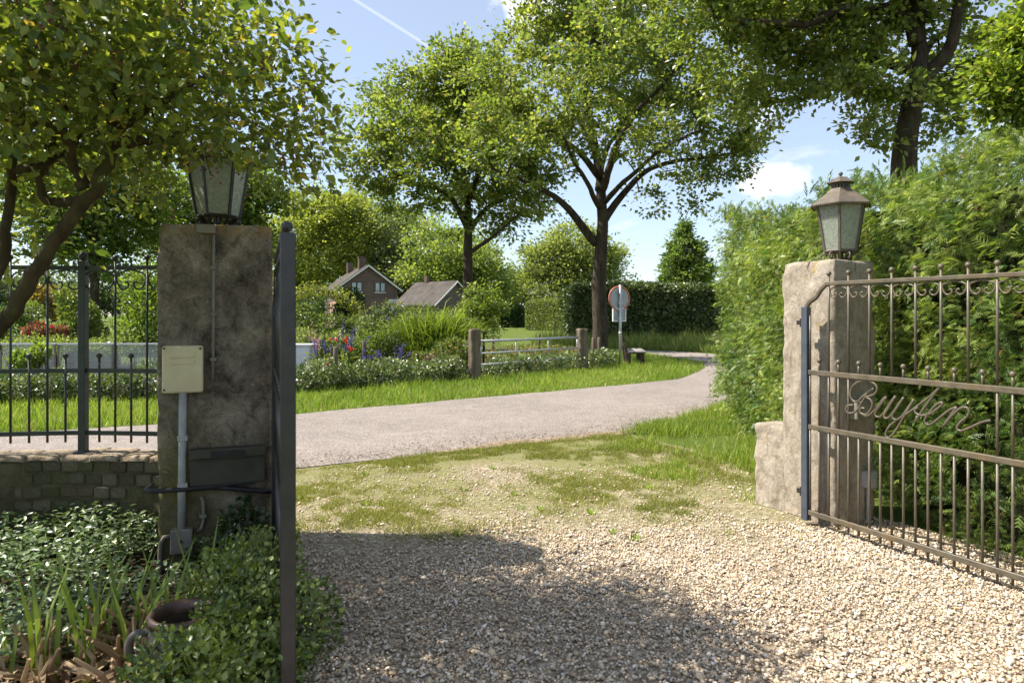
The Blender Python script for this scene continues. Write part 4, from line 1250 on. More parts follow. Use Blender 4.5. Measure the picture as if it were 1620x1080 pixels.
lob1 = px_lobes(Y1, [(575, 235, 38, 34, -2), (600, 190, 42, 34, -1), (640, 160, 52, 38, 0), (700, 125, 60, 40, 0), (760, 120, 60, 45, 0), (740, 180, 80, 50, 2), (660, 220, 62, 42, -1.5), (610, 265, 45, 32, -2), (575, 290, 24, 16, -1.5, .7), (655, 300, 58, 36, -1),
                     (640, 335, 34, 20, 0, .8), (700, 270, 60, 42, -2.5), (770, 240, 62, 44, -2), (820, 220, 55, 45, -1), (820, 290, 58, 36, 0), (760, 310, 55, 36, 1.5), (800, 345, 50, 26, -.5), (850, 320, 34, 28, 1), (700, 330, 36, 22, -.5, .7), (690, 200, 70, 50, 4), (780, 180, 60, 50, 4), (710, 85, 40, 26, 1), (560, 255, 26, 20, -2), (600, 150, 26, 18, 0), (550, 215, 20, 14, -2), (860, 260, 40, 34, 0), (850, 200, 40, 36, 1), (640, 120, 30, 20, 0)], 1.0)
make_tree('oak_tree', 'broad oak with a dark trunk standing beside the low tiled garage', b1, limbs1, lob1, 880, 45, .18, .13, O1, O2, 42, .42, 'oaks along the road', T=T_DIAMOND, extra=(O3, .05))

# oak behind the conifer hedge
Y3 = 16.0
b3 = ground_at(1432, Y3)
limbs3 = [([b3, b3 + np.array([0, 0, 1.5]), *pl3(Y3, [(1430, 300), (1432, 230), (1444, 160), (1455, 110), (1452, 40, .2), (1448, -60, .3), (1440, -180, .3)])], .40, .09),
          (pl3(Y3, [(1448, 150), (1470, 115), (1503, 75, -.3), (1518, 0, -.6), (1530, -90, -.8)]), .23, .08),
          (pl3(Y3, [(1450, 70), (1432, 25), (1380, 16, -.3), (1320, 20, -.5), (1275, 35, -.7), (1215, 38, -.9), (1130, 30, -1.2)]), .17, .05),
          (pl3(Y3, [(1440, 110), (1380, 96, .6), (1320, 92, 1), (1262, 80, 1.3), (1235, 50, 1.5), (1205, 0, 1.6)]), .13, .04),
          (pl3(Y3, [(1455, 30), (1445, -30), (1420, -120, -.5)]), .18, .06),
          (pl3(Y3, [(1450, 110), (1480, 60, 1.5), (1540, 30, 2.5), (1600, 40, 3)]), .12, .03)]
lob3 = px_lobes(Y3, [(1110, 30, 60, 50, -1), (1180, 60, 65, 55, 0), (1250, 90, 68, 50, .5), (1160, 120, 50, 40, 0), (1235, 150, 45, 34, 0), (1290, 130, 45, 36, .6), (1330, 60, 70, 50, 0), (1395, 130, 55, 45, -.6), (1375, 180, 34, 32, -.6), (1400, 60, 60, 45, 1), (1460, 180, 55, 42, .8),
                     (1500, 130, 50, 45, 1), (1260, 10, 90, 45, 0), (1400, -20, 110, 50, 0), (1540, 70, 55, 45, 1), (1150, -40, 90, 50, -1), (1300, -70, 130, 50, 0), (1500, -60, 110, 60, 0), (1480, 230, 34, 22, .8, .7), (1190, 170, 28, 24, 0, .6), (1340, 120, 40, 30, -1)], .9)
make_tree('oak_tree', 'massive oak with a forked trunk rising above the conifer hedge', b3, limbs3, lob3, 820, 46, .135, .10, (.115, .165, .04), (.27, .305, .08), 43, .29, 'oaks along the road', T=T_DIAMOND, extra=(O3, .04))

# tree leaning into the picture above the hedge end
Y4 = 11.5
b4 = ground_at(1760, Y4)
limbs4 = [([b4, *pl3(Y4, [(1755, 400), (1740, 250), (1735, 100), (1730, -60)])], .2, .06), (pl3(Y4, [(1740, 270), (1690, 225), (1640, 190), (1600, 170)]), .08, .02), (pl3(Y4, [(1737, 200), (1680, 130), (1620, 100)]), .08, .02), (pl3(Y4, [(1735, 100), (1690, 20), (1640, -10)]), .08, .02)]
lob4 = px_lobes(Y4, [(1585, 110, 42, 36), (1610, 165, 50, 38), (1625, 60, 50, 40), (1565, 160, 30, 20), (1600, 215, 30, 18), (1660, 130, 60, 60), (1680, 20, 80, 60), (1700, 200, 60, 40)], 1.0)
make_tree('lime_tree', 'light green tree reaching over the far end of the hedge', b4, limbs4, lob4, 260, 70, .105, .08, (.12, .18, .025), (.26, .31, .055), 44, .30, extra=(O3, .03))

# ------------------------------------------------------------------ trees further back, far leaf colours lightened to stand for haze


def back_tree(name, label, px, Y, lobes, n, per, L, c1, c2, seed, crad, r=.22, topy=330, group=None, extra=None, T=T_DIAMOND):
    b = ground_at(px, Y); lob = px_lobes(Y, lobes)
    zs = [l[2] for l in lob]; top_z = max(zs); g = np.random.default_rng(seed)
    tip = np.array([b[0] + g.normal(0, .2), b[1], top_z])
    limbs = [([b, b + (tip - b) * .3, b + (tip - b) * .65 + np.array([.15, 0, 0]), tip], r, r * .2)]
    for l in lob[:9]:
        c = np.array(l[:3]); z0 = min(max(c[2] * .55, 1.2), top_z * .8); a = b + (tip - b) * (z0 / max(top_z, 1))
        limbs.append(([a, a * .5 + c * .5 + np.array([0, 0, .2]), c], r * .45, r * .1))
    return make_tree(name, label, b, limbs, lob, n, per, L, L * .62, c1, c2, seed, crad, group, extra=extra, twig=.02, T=T)


G1, G2 = (.08, .13, .028), (.19, .24, .05)
LIME1, LIME2 = (.18, .22, .045), (.35, .37, .085)
back_tree('garden_tree', 'dark leafy tree standing behind the iron fence', 150, 26, [(150, 300, 90, 70), (90, 350, 60, 50), (210, 350, 60, 55), (160, 400, 70, 35), (230, 270, 60, 50), (100, 270, 70, 50), (40, 300, 60, 60)], 260, 80, .18, (.07, .12, .025), (.18, .23, .05), 51, .62, .25)
back_tree('garden_tree', 'dense green tree standing right behind the dark pillar', 330, 30, [(330, 330, 90, 70), (400, 320, 50, 55), (280, 390, 60, 50), (410, 380, 40, 50), (350, 420, 60, 40), (440, 300, 30, 28), (395, 280, 40, 30)], 240, 80, .19, G1, G2, 52, .66, .25)
back_tree('acacia_tree', 'yellow green feathery tree standing left of the brick house', 475, 92, [(520, 340, 60, 42), (470, 370, 55, 50), (560, 375, 45, 36), (500, 410, 60, 38), (450, 420, 45, 45), (545, 330, 40, 28), (580, 400, 30, 28), (480, 320, 30, 24), (470, 460, 35, 30)], 380, 74, .42, LIME1, LIME2, 53, 1.25, .4)
back_tree('poplar_tree', 'tall dark tree rising behind the chimney of the house', 610, 100, [(610, 350, 40, 45), (590, 390, 40, 35), (650, 370, 40, 45), (620, 420, 55, 40), (660, 420, 40, 40)], 170, 70, .5, (.10, .15, .045), (.22, .27, .085), 54, 1.5, .5)
back_tree('ash_tree', 'silvery green tree standing behind the flat roofed link of the house', 640, 92, [(615, 370, 30, 30), (620, 420, 34, 40), (640, 445, 40, 34), (600, 440, 30, 30), (635, 470, 30, 20)], 150, 70, .45, (.13, .16, .07), (.24, .27, .13), 55, 1.5, .4)
back_tree('walnut_tree', 'bright green round tree standing behind the tiled garage', 690, 86, [(690, 390, 45, 35), (720, 420, 45, 40), (670, 430, 36, 30), (760, 425, 34, 40), (700, 450, 50, 30), (770, 460, 30, 25)], 200, 70, .42, (.15, .21, .05), (.31, .36, .10), 56, 1.15, .4)
back_tree('willow_tree', 'pale wide tree standing behind the lawn hedge', 890, 88, [(900, 385, 48, 32), (865, 420, 45, 36), (935, 410, 45, 36), (880, 455, 60, 32), (960, 415, 34, 30), (845, 455, 28, 28), (955, 450, 36, 28), (915, 430, 50, 35)], 360, 78, .40, (.17, .21, .07), (.32, .35, .13), 57, 1.15, .4)
back_tree('poplar_tree', 'small bluish tree far off beside the pale wide tree', 812, 130, [(812, 450, 17, 22), (805, 472, 15, 14), (822, 468, 12, 18), (795, 480, 14, 10)], 80, 60, .5, (.06, .10, .035), (.12, .17, .06), 58, 1.6, .3)
back_tree('pear_tree', 'young upright tree standing behind the dark beech hedge', 1083, 46, [(1083, 366, 7, 12), (1079, 386, 14, 13), (1088, 404, 19, 14), (1074, 420, 22, 14), (1095, 430, 24, 14), (1062, 442, 18, 10), (1108, 444, 16, 9)], 150, 66, .22, (.09, .145, .04), (.21, .27, .08), 59, .42, .14)
back_tree('beech_tree', 'dark full tree standing behind the left roof slope of the house', 545, 112, [(545, 345, 50, 40), (590, 360, 44, 40), (510, 380, 50, 44), (560, 400, 60, 44), (530, 440, 60, 40)], 200, 70, .5, (.11, .16, .045), (.25, .29, .085), 67, 1.6, .5)
back_tree('linden_tree', 'broad mid green tree closing the gap behind the oak and garage', 735, 108, [(735, 400, 46, 34), (780, 440, 40, 34), (700, 380, 40, 34), (740, 450, 60, 36), (790, 470, 34, 26)], 200, 70, .5, (.13, .18, .05), (.27, .32, .09), 68, 1.5, .5)
for i, (px, Yb, w, h) in enumerate(((20, 150, 50, 40), (85, 165, 45, 34), (150, 158, 46, 34), (208, 170, 44, 34), (262, 150, 40, 40), (-40, 140, 50, 45))):
    back_tree('field_tree', 'hazy tree in the row beyond the far meadow', px, Yb, [(px, 470, w * .6, h * .5), (px - w * .4, 478, w * .45, h * .4), (px + w * .4, 476, w * .45, h * .42), (px, 450, w * .4, h * .4)], 90, 50, .8, (.075, .105, .055), (.135, .165, .09), 70 + i, 2.4, .4, group='trees beyond the far meadow')
for i, (px, Yb, w, h) in enumerate(((985, 190, 30, 12), (1030, 200, 30, 14), (1150, 180, 40, 22), (560, 130, 50, 40), (480, 120, 50, 50), (735, 150, 40, 40))):
    back_tree('distant_tree', 'distant tree low on the horizon behind the hedges and houses', px, Yb, [(px, 480, w * .6, h), (px - w * .4, 486, w * .45, h * .8), (px + w * .4, 484, w * .45, h * .8)], 80, 50, .9, (.07, .10, .05), (.13, .16, .08), 80 + i, 2.6, .4, group='distant trees on the horizon')

# ------------------------------------------------------------------ clipped hedges


def box_hedge(name, label, a, b, depth, h, n, L, c1, c2, seed, leafm='leaf', rnd=.2, lump=.25, extra=None, T=T_DIAMOND):
    g = np.random.default_rng(seed); a = np.array(a, float); b = np.array(b, float)
    ln = np.linalg.norm(b - a); t = (b - a) / ln; nb = np.array([-t[1], t[0]])
    if nb[1] < 0: nb = -nb
    rt = root(name, ((a[0] + b[0]) / 2, (a[1] + b[1]) / 2, 0), label, 'hedge'); base = np.array(rt.location)
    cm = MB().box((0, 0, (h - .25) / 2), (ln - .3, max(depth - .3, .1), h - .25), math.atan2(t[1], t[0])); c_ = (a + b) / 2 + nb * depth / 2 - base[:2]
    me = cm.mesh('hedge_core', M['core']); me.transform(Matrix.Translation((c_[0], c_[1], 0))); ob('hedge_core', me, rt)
    A = np.array([ln * h, ln * depth, depth * h, depth * h]); k = g.choice(4, n, p=A / A.sum())
    u = g.random(n); v = g.random(n); P = np.zeros((n, 3)); Nn = np.zeros((n, 3))
    uu_ = np.select([k < 2, k == 2], [u * ln, 0.0], ln); dd = np.select([k == 0, k == 1], [0.0, v * depth], u * depth); zz = np.select([k == 0, k == 1], [v * h, h], v * h)
    P[:, :2] = a + t * uu_[:, None] + nb * dd[:, None]; P[:, 2] = zz
    Nn[k == 0, :2] = -nb; Nn[k == 1, 2] = 1; Nn[k == 2, :2] = -t; Nn[k == 3, :2] = t
    q = (fbm(P, .9, seed, 4) - .47) * lump * 2 + g.normal(0, .05, n) - g.random(n) ** 2 * .12
    P = P + Nn * q[:, None]
    P[:, 2] -= rnd * np.clip(1 - np.minimum(np.minimum(uu_, ln - uu_), dd + .1) / .5, 0, 1) * (zz > h - .3)
    D = unit(g.normal(0, 1, (n, 3)) + Nn * .5); Nl = unit(Nn + g.normal(0, .6, (n, 3)) + np.array([0, 0, .4]))
    col = colours(n, c1, c2, g, np.clip(fbm(P, 1.4, seed + 1, 3) * 1.1, 0, 1), .22, extra)
    o = foliage('foliage', P, D, Nl, L * np.exp(g.normal(0, .2, n)), L * .65, T, col, M[leafm], rt, base)
    return rt


box_hedge('beech_hedge', 'tall dark clipped hedge standing behind the bench and road sign', (3.15, 35.0), (14.0, 37.5), 1.5, 3.05, 26000, .19, (.05, .08, .022), (.13, .17, .045), 61, 'leaf_gloss', lump=.3, extra=((.16, .18, .05), .12))
box_hedge('lawn_hedge', 'neatly clipped pale green hedge closing off the lawn', (1.4, 68.0), (6.6, 60.0), 1.6, 2.95, 22000, .16, (.13, .17, .045), (.20, .235, .07), 62, lump=.1)
box_hedge('yew_hedge', 'low dark green hedge at the far end of the lawn', (-7.0, 82.0), (1.4, 82.0), 1.6, 2.5, 12000, .25, (.035, .065, .02), (.08, .12, .035), 63, lump=.15)
box_hedge('ivy_hedge', 'rounded dark hedge end overgrown beside the oak trunk', (3.0, 38.2), (4.6, 38.5), 1.2, 3.0, 9000, .15, (.04, .07, .018), (.11, .15, .035), 64, lump=.4)

# ------------------------------------------------------------------ house and garage


def prism(face, axis):
    """Extrude a polygon (list of 3D points) along a vector."""
    n = len(face); A = [Vector(p) for p in face]; B = [p + Vector(axis) for p in A]
    return A + B, [tuple(range(n - 1, -1, -1)), tuple(range(n, 2 * n))] + [(i, (i + 1) % n, n + (i + 1) % n, n + i) for i in range(n)]


HW, HD, HE, HR_ = 6.77, 8.6, 4.55, 7.02
hs = root('brick_house', (-19.2, 75.0, 0), 'brown brick house with a tiled gable roof seen over the garden', 'house', rz=math.atan2(.41, .91))
ob('wall', MB().add(*prism([(0, 0, 0), (HW, 0, 0), (HW, 0, HE), (HW / 2, 0, HR_ - .12), (0, 0, HE)], (0, HD, 0))).mesh('wall', M['house_brick']), hs)
ob('side_wall', MB().box((-.03, 2.2, 1.5), (.06, 4.0, 3.0)).mesh('side_wall', M['house_brick_sunlit']), hs)
rise = (HR_ - HE) / (HW / 2)
rf_l = []
for s in (0, 1):
    x0 = -.5 if s == 0 else HW + .5; z0 = HE - .5 * rise
    o_ = .13
    A = [(x0, -.35, z0 + o_), (HW / 2, -.35, HR_ + o_), (HW / 2, -.35, HR_ - .02), (x0, -.35, z0 - .02)]
    rf_l.append(ob('roof_slope', MB().add(*prism(A, (0, HD + .7, 0))).mesh('roof_slope', M['tiles']), hs))
    Bd = [(x0, -.42, z0 + .10), (HW / 2, -.42, HR_ + .10), (HW / 2, -.42, HR_ - .10), (x0, -.42, z0 - .10)]
    ob('bargeboard', MB().add(*prism(Bd, (0, .06, 0))).mesh('bargeboard', M['white']), rf_l[-1])
    Bd = [(x0, -.45, z0 + .17), (HW / 2, -.45, HR_ + .17), (HW / 2, -.45, HR_ + .105), (x0, -.45, z0 + .105)]
    ob('verge_tiles', MB().add(*prism(Bd, (0, .12, 0))).mesh('verge_tiles', M['dark_frame']), rf_l[-1])
ob('chimney', MB().box((HW / 2 - .3, 1.9, HR_ + .35), (.75, .7, 1.3)).box((HW / 2 - .3, 1.9, HR_ + 1.04), (.88, .82, .1)).mesh('chimney', M['house_brick']), rf_l[0])
ob('chimney', MB().box((HW / 2 - .75, 6.5, HR_ + .15), (.7, .6, 1.2)).mesh('chimney', M['house_brick']), rf_l[0])
ob('roof_vent', MB().tube([(1.1, 4.5, HE + .6), (1.1, 4.5, HE + 1.5)], .08, 8).mesh('roof_vent', M['zinc']), rf_l[0])


def window(parent, x0, x1, z0, z1, sub, y=0.0, fm='dark_frame', sill=True):
    w = ob('window', MB().box(((x0 + x1) / 2, y - .01, (z0 + z1) / 2), (x1 - x0, .06, z1 - z0)).mesh('window', M[fm]), parent)
    dx = (x1 - x0) / sub
    for i in range(sub):
        a = x0 + dx * i + .09; b = x0 + dx * (i + 1) - .09
        ob('pane', MB().box(((a + b) / 2, y - .045, (z0 + z1) / 2), (b - a, .02, z1 - z0 - .18)).mesh('pane', M['pane']), w)
    if sill: ob('sill', MB().box(((x0 + x1) / 2, y - .06, z0 - .05), (x1 - x0 + .1, .16, .08)).mesh('sill', M['white']), w)
    return w


window(hs, 1.52, 2.72, 4.08, 5.18, 2); window(hs, 4.15, 5.35, 4.08, 5.18, 2); window(hs, .9, 2.9, .9, 2.3, 3); window(hs, 4.0, 5.6, .9, 2.3, 2)
dr = ob('door', MB().box((-.07, 1.6, 1.15), (.06, 1.0, 2.3)).mesh('door', M['white']), hs); ob('door_pane', MB().box((-.11, 1.6, 1.35), (.03, .55, 1.6)).mesh('door_pane', M['pane']), dr)

gr = root('tiled_garage', (-7.2, 64.0, 0), 'low garage with a weathered tiled roof beside the oak trunk', 'garage', rz=math.atan2(.67, -.74))
# local x runs along the eave away from the camera, local y towards the far side (mirrored by the rotation)
GL, GW, GE, GR = 5.7, 5.2, 2.62, 4.70
ys = -1
ob('wall', MB().add(*prism([(0, 0, 0), (0, ys * GW, 0), (0, ys * GW, GE), (0, ys * GW / 2, GR - .12), (0, 0, GE)], (GL, 0, 0))).mesh('wall', M['house_brick']), gr)
for s in (0, 1):
    y0 = .35 if s == 0 else ys * GW - .35; rs = (GR - GE) / (GW / 2); z0 = GE - .35 * rs
    A = [(-.3, y0, z0 + .12), (-.3, ys * GW / 2, GR + .12), (-.3, ys * GW / 2, GR - .02), (-.3, y0, z0 - .02)]
    r_ = ob('roof_slope', MB().add(*prism(A, (GL + .6, 0, 0))).mesh('roof_slope', M['tiles']), gr)
    Bd = [(-.36, y0, z0 + .08), (-.36, ys * GW / 2, GR + .08), (-.36, ys * GW / 2, GR - .06), (-.36, y0, z0 - .06)]
    ob('bargeboard', MB().add(*prism(Bd, (.05, 0, 0))).mesh('bargeboard', M['white']), r_)
ob('chimney', MB().box((4.2, ys * GW / 2, GR + .3), (.4, .4, .9)).mesh('chimney', M['house_brick']), r_)
lk = root('flat_roof_link', (-10.9, 70.5, 0), 'flat roofed white link between the house and the garage', 'extension', rz=R(8))
ob('wall', MB().box((0, 0, 1.35), (3.0, 2.6, 2.7)).mesh('wall', M['white']), lk)
ob('roof_edge', MB().box((0, -.15, 2.88), (3.5, 3.2, .34), bevel=.03).mesh('roof_edge', M['zinc']), lk)
for xx in (-1.0, 0.0, 1.0): window(lk, xx - .42, xx + .42, 1.6, 2.6, 1, -1.31, 'white', False)

# ------------------------------------------------------------------ road sign, bench, field gate, posts
sg = root('road_sign', (3.06, 19.3, 0), 'round red rimmed road sign with a small plate, seen from behind', 'road sign', rz=R(24))
ob('pole', MB().tube([(0, 0, -.05), (0, 0, 2.32)], .038, 10).mesh('pole', M['zinc'], True), sg)
sd = MB(); n = 32; r = .335
disc = []
for yy in (.05, .062):
    disc += [(r * math.cos(2 * math.pi * k / n), yy, 1.935 + r * math.sin(2 * math.pi * k / n)) for k in range(n)]
sd.add(disc, [tuple(range(n)), tuple(range(2 * n - 1, n - 1, -1))] + [(k, n + k, n + (k + 1) % n, (k + 1) % n) for k in range(n)])
dk = ob('sign_disc', sd.mesh('sign_disc', M['sign_back']), sg)
rm_ = MB().tube([(r * math.cos(2 * math.pi * k / n), .05, 1.935 + r * math.sin(2 * math.pi * k / n)) for k in range(n + 1)], .026, 6)
ob('sign_rim', rm_.mesh('sign_rim', M['sign_red'], True), dk)
sp = ob('sub_plate', MB().box((0, .055, 1.47), (.40, .012, .36)).mesh('sub_plate', M['sign_back']), sg)
fr = MB()
for c, d in (((0, .05, 1.645), (.44, .04, .03)), ((0, .05, 1.295), (.44, .04, .03)), ((-.205, .05, 1.47), (.03, .04, .32)), ((.205, .05, 1.47), (.03, .04, .32))): fr.box(c, d)
ob('plate_frame', fr.mesh('plate_frame', M['white']), sp)
for z in (1.80, 2.08, 1.60, 1.36): ob('bracket', MB().box((0, .02, z), (.14, .07, .035)).mesh('bracket', M['zinc']), sg)
ob('pole_band', MB().lathe([(.043, 0), (.043, .05)], (0, 0, .95), 10).mesh('pole_band', M['white']), sg)

bn = root('park_bench', (3.55, 19.9, 0), 'low wooden bench with pale seat planks beside the road sign', 'bench', rz=R(-6))
for k, xx in enumerate((-.10, .075, .25)):
    ob('seat_plank', MB().box((xx, .45, .41), (.15, 1.7, .045), bevel=.008).mesh('seat_plank', M['wood_grey']), bn)
for k, (xx, zz) in enumerate(((-.27, .60), (-.33, .80))):
    Mt = Matrix.Translation((xx, .45, zz)) @ Matrix.Rotation(R(-14), 4, 'Y')
    ob('back_plank', MB().box((0, 0, 0), (.04, 1.7, .15), M=Mt, bevel=.006).mesh('back_plank', M['wood_dark']), bn)
for yy in (-.2, 1.1):
    ob('leg', MB().box((-.16, yy, .18), (.12, .12, .40), bevel=.01).mesh('leg', M['wood_dark']), bn)
    ob('leg', MB().box((.22, yy, .18), (.12, .12, .40), bevel=.01).mesh('leg', M['wood_dark']), bn)
    ob('bearer', MB().box((.05, yy, .37), (.52, .10, .04)).mesh('bearer', M['wood_dark']), bn)
    ob('back_post', MB().tube([(-.20, yy, .05), (-.24, yy, .45), (-.36, yy, .90)], .04, 6).mesh('back_post', M['wood_dark']), bn)

GP1, GP2 = np.array([-.85, 15.5]), np.array([1.91, 18.6])


def big_post(loc, w, h, label, seed, name='gate_post'):
    rt = root(name, (loc[0], loc[1], 0), label, 'post', None, rz=R(20))
    ob('timber', rough_block('timber', (w, w, h), M['wood'], 26, .03, .05, seed), rt); return rt


big_post(GP1, .25, 1.15, 'thick weathered wooden post at the garden end of the tube gate', 31)
big_post(GP2, .27, 1.10, 'thick grey wooden post of the tube gate near the oak', 33)
fgv = GP2 - GP1; fgl = np.linalg.norm(fgv) - .36
fg = root('field_gate', (*(GP1 + fgv / np.linalg.norm(fgv) * .17), 0), 'galvanised tube field gate between the two thick posts', 'gate', rz=math.atan2(fgv[1], fgv[0]))
for z, r_ in ((.86, .03), (.58, .02), (.32, .02)): ob('rail', MB().tube([(0, 0, z), (fgl, 0, z)], r_, 8).mesh('rail', M['zinc'], True), fg)
for x_ in (.04, fgl * .33, fgl * .66, fgl - .04): ob('upright', MB().tube([(x_, 0, .30), (x_, 0, .88)], .014, 6).mesh('upright', M['zinc'], True), fg)
for i, (px, Yp, h) in enumerate(((531, 13.6, .83), (576, 17.0, .82), (780, 22.0, .75), (853, 24.0, .8), (939, 19.5, .82), (948, 20.4, .8))):
    p = ground_at(px, Yp); rt = root('fence_post', p, 'slim wooden fence post among the flowers and gate planting', 'post', 'slim garden fence posts')
    ob('timber', MB().lathe([(.052, -.05), (.05, h * .6), (.05, h - .02), (.035, h)], n=8).mesh('timber', M['wood'], True), rt)
gf = root('goal_frame', (3.15, 50.0, 0), 'small black metal goal frame on the lawn', 'goal')
ob('goal_bar', MB().tube([(0, 0, 0), (0, 0, 1.3), (1.8, .4, 1.3), (1.8, .4, 0)], .04, 6).mesh('goal_bar', M['iron_black']), gf)
ob('rear_stay', MB().tube([(0, 0, 1.3), (0, .8, 0), (1.8, 1.2, 0), (1.8, .4, 1.3)], .03, 6).mesh('rear_stay', M['iron_black']), gf)

# ------------------------------------------------------------------ flower garden across the road
HB1, HB2 = (.09, .14, .035), (.23, .27, .085)


def row_plants():
    """Low clipped planting along the verge, plant by plant."""
    pts = [(-11.5, 10.9), (-9.3, 11.3), (-7.0, 11.95), (-5.2, 12.7), (-4.0, 13.3), (-2.6, 14.3), (-1.25, 15.5)]
    P = np.array(catmull([(x, y, 0) for x, y in pts], 10)); S = np.concatenate([[0], np.cumsum(np.linalg.norm(np.diff(P, axis=0), axis=1))])
    lob = []
    for k, s in enumerate(np.arange(.2, S[-1], .5)):
        h = .24 + .035 * math.sin(k * 2.1) + .02 * math.sin(k * 5.3)
        lob.append((np.interp(s, S, P[:, 0]), np.interp(s, S, P[:, 1]), h, .42, .36, h + .02))
    shrub('low_hedge', 'low leafy hedge along the front of the flower garden', 'hedge', lob, 30000, .058, .042, HB1, HB2, 200, T_DIAMOND, 'leaf_gloss', .5, None, extra=((.42, .39, .26), .10), stems=90, shell=.7)
    lob = [(x, y + .25, .22, .42, .36, .24) for x, y in ((-.3, 16.2), (.1, 16.6), (.5, 17.0), (1.0, 17.6), (1.5, 18.2), (2.35, 19.0), (2.7, 19.6))]
    shrub('low_hedge', 'short stretch of low leafy hedge under the tube gate', 'hedge', lob, 7000, .06, .045, HB1, HB2, 240, T_DIAMOND, 'leaf_gloss', .5, None, extra=((.42, .39, .26), .10), stems=30, shell=.7)


row_plants()


def reeds():
    g = np.random.default_rng(77); n = 5200
    c = ground_at(688, 18.5); base = c
    rt = root('reed_clump', base, 'tall arching bright green reed grass clump in the flower garden', 'ornamental grass')
    x = g.normal(0, .52, n); y = g.normal(0, .42, n); k = (np.abs(x) < 1.15) & (np.abs(y) < .9); x = x[k]; y = y[k]; n = len(x)
    zz = g.uniform(0, 1.0, n) ** 1.2
    C = np.c_[c[0] + x, c[1] + y, zz * 1.0]
    lean = np.c_[x * .35, y * .35] + g.normal(0, .30, (n, 2))
    D = unit(np.c_[lean, np.ones(n)]); Nn = unit(np.c_[-lean + g.normal(0, .3, (n, 2)), np.full(n, .25)])
    hh = .62 * np.exp(g.normal(0, .2, n)) * np.clip(1.1 - np.hypot(x, y) * .3, .5, 1)
    tv = np.array([(0, -.5, 0), (0, .5, 0), (.45, .5, -.04), (.45, -.5, -.04), (.85, .32, -.22), (.85, -.32, -.22), (.98, 0, -.50)])
    T = (tv, [np.array([(0, 1, 2, 3), (3, 2, 4, 5)]), np.array([(5, 4, 6)])])
    foliage('blades', C, D, Nn, hh, .028, T, colours(n, (.13, .20, .025), (.27, .33, .06), g), M['grass'], rt, base)


reeds()


def px_shrub(name, label, Y, items, n, L, c1, c2, seed, group=None, **kw):
    return shrub(name, label, kw.pop('cat', 'shrub'), px_lobes(Y, items, .8), n, L, L * .6, c1, c2, seed, group=group, **kw)


px_shrub('rose_bush', 'loose leafy bush standing left of the reed clump', 17.5, [(590, 552, 38, 30), (560, 562, 30, 26), (610, 540, 26, 26)], 3800, .075, (.09, .14, .03), (.22, .26, .07), 301, stems=20)
px_shrub('garden_shrub', 'light green shrub standing beside the white planter in the garden', 17.0, [(500, 562, 34, 32), (530, 548, 32, 24), (480, 540, 24, 22)], 3600, .075, (.11, .16, .035), (.25, .28, .08), 302, extra=((.38, .30, .26), .06))
px_shrub('garden_shrub', 'dusky green shrub under the leafy arch', 22.0, [(520, 512, 36, 16), (560, 514, 32, 16), (480, 500, 22, 18)], 3000, .09, (.07, .11, .03), (.17, .20, .06), 303)
px_shrub('buddleia_bush', 'tall loose grey green bush in front of the brick house', 21.0, [(610, 512, 24, 24), (590, 520, 28, 22), (640, 515, 24, 22), (612, 488, 9, 14), (628, 486, 7, 12), (595, 490, 7, 12)], 3000, .085, (.11, .15, .06), (.24, .27, .12), 304, stems=24)
px_shrub('garden_shrub', 'mixed green shrub between the reeds and the gate post', 17.0, [(715, 560, 34, 30), (680, 575, 34, 20), (740, 570, 22, 26)], 3000, .07, (.09, .13, .03), (.21, .24, .07), 305, extra=((.40, .22, .18), .05))
px_shrub('garden_shrub', 'low flowering shrub with pinkish heads behind the tube gate', 21.0, [(840, 560, 42, 16), (790, 562, 34, 16), (885, 560, 34, 14)], 3000, .07, (.12, .15, .04), (.25, .26, .09), 306, extra=((.50, .24, .20), .14))
px_shrub('elder_bush', 'dark round bush standing below the leafy arch', 30.0, [(556, 478, 22, 22), (545, 495, 18, 16)], 2600, .11, (.035, .06, .02), (.08, .115, .03), 307)
px_shrub('garden_shrub', 'dense dark shrub beside the house wall', 60.0, [(490, 480, 26, 22), (515, 490, 16, 14), (460, 480, 26, 26)], 2200, .2, (.045, .075, .022), (.10, .14, .04), 308)
# left part of the garden, seen through the fence
px_shrub('climber_bush', 'lush bright green climber seen between fence and dark pillar', 16.0, [(220, 470, 30, 40), (215, 520, 36, 30), (235, 440, 22, 26), (250, 500, 40, 60)], 5200, .085, (.12, .19, .025), (.25, .31, .06), 311, stems=16)
px_shrub('garden_shrub', 'green shrub standing left of the fence post behind the net panels', 17.0, [(125, 500, 32, 28), (110, 470, 22, 22), (140, 530, 30, 18)], 3400, .08, (.10, .15, .03), (.23, .26, .07), 312)
px_shrub('maple_bush', 'orange tinted maple bush behind the fence', 18.0, [(75, 470, 30, 16), (90, 490, 24, 14), (60, 462, 18, 10)], 2600, .08, (.17, .14, .03), (.34, .23, .06), 313)
px_shrub('garden_shrub', 'leafy green shrub beside the grey boulder', 17.0, [(40, 495, 26, 20), (15, 510, 30, 30), (-20, 520, 30, 40)], 3200, .08, (.07, .12, .03), (.19, .24, .06), 314)
px_shrub('azalea_bush', 'low shrub with crimson red flowers beside the grey boulder', 16.2, [(60, 522, 22, 12), (90, 524, 18, 10)], 2200, .06, (.06, .08, .03), (.16, .17, .06), 315, extra=((.45, .03, .09), .35))
px_shrub('ground_shrub', 'spreading light green shrub along the net panels', 15.6, [(100, 545, 60, 12), (40, 545, 50, 12), (190, 548, 50, 14)], 4200, .06, (.13, .18, .04), (.27, .30, .08), 316)
px_shrub('bean_plant', 'young leafy plant in front of the white net panels', 13.0, [(40, 570, 22, 20), (65, 560, 14, 16)], 700, .09, (.13, .20, .03), (.25, .31, .06), 317)
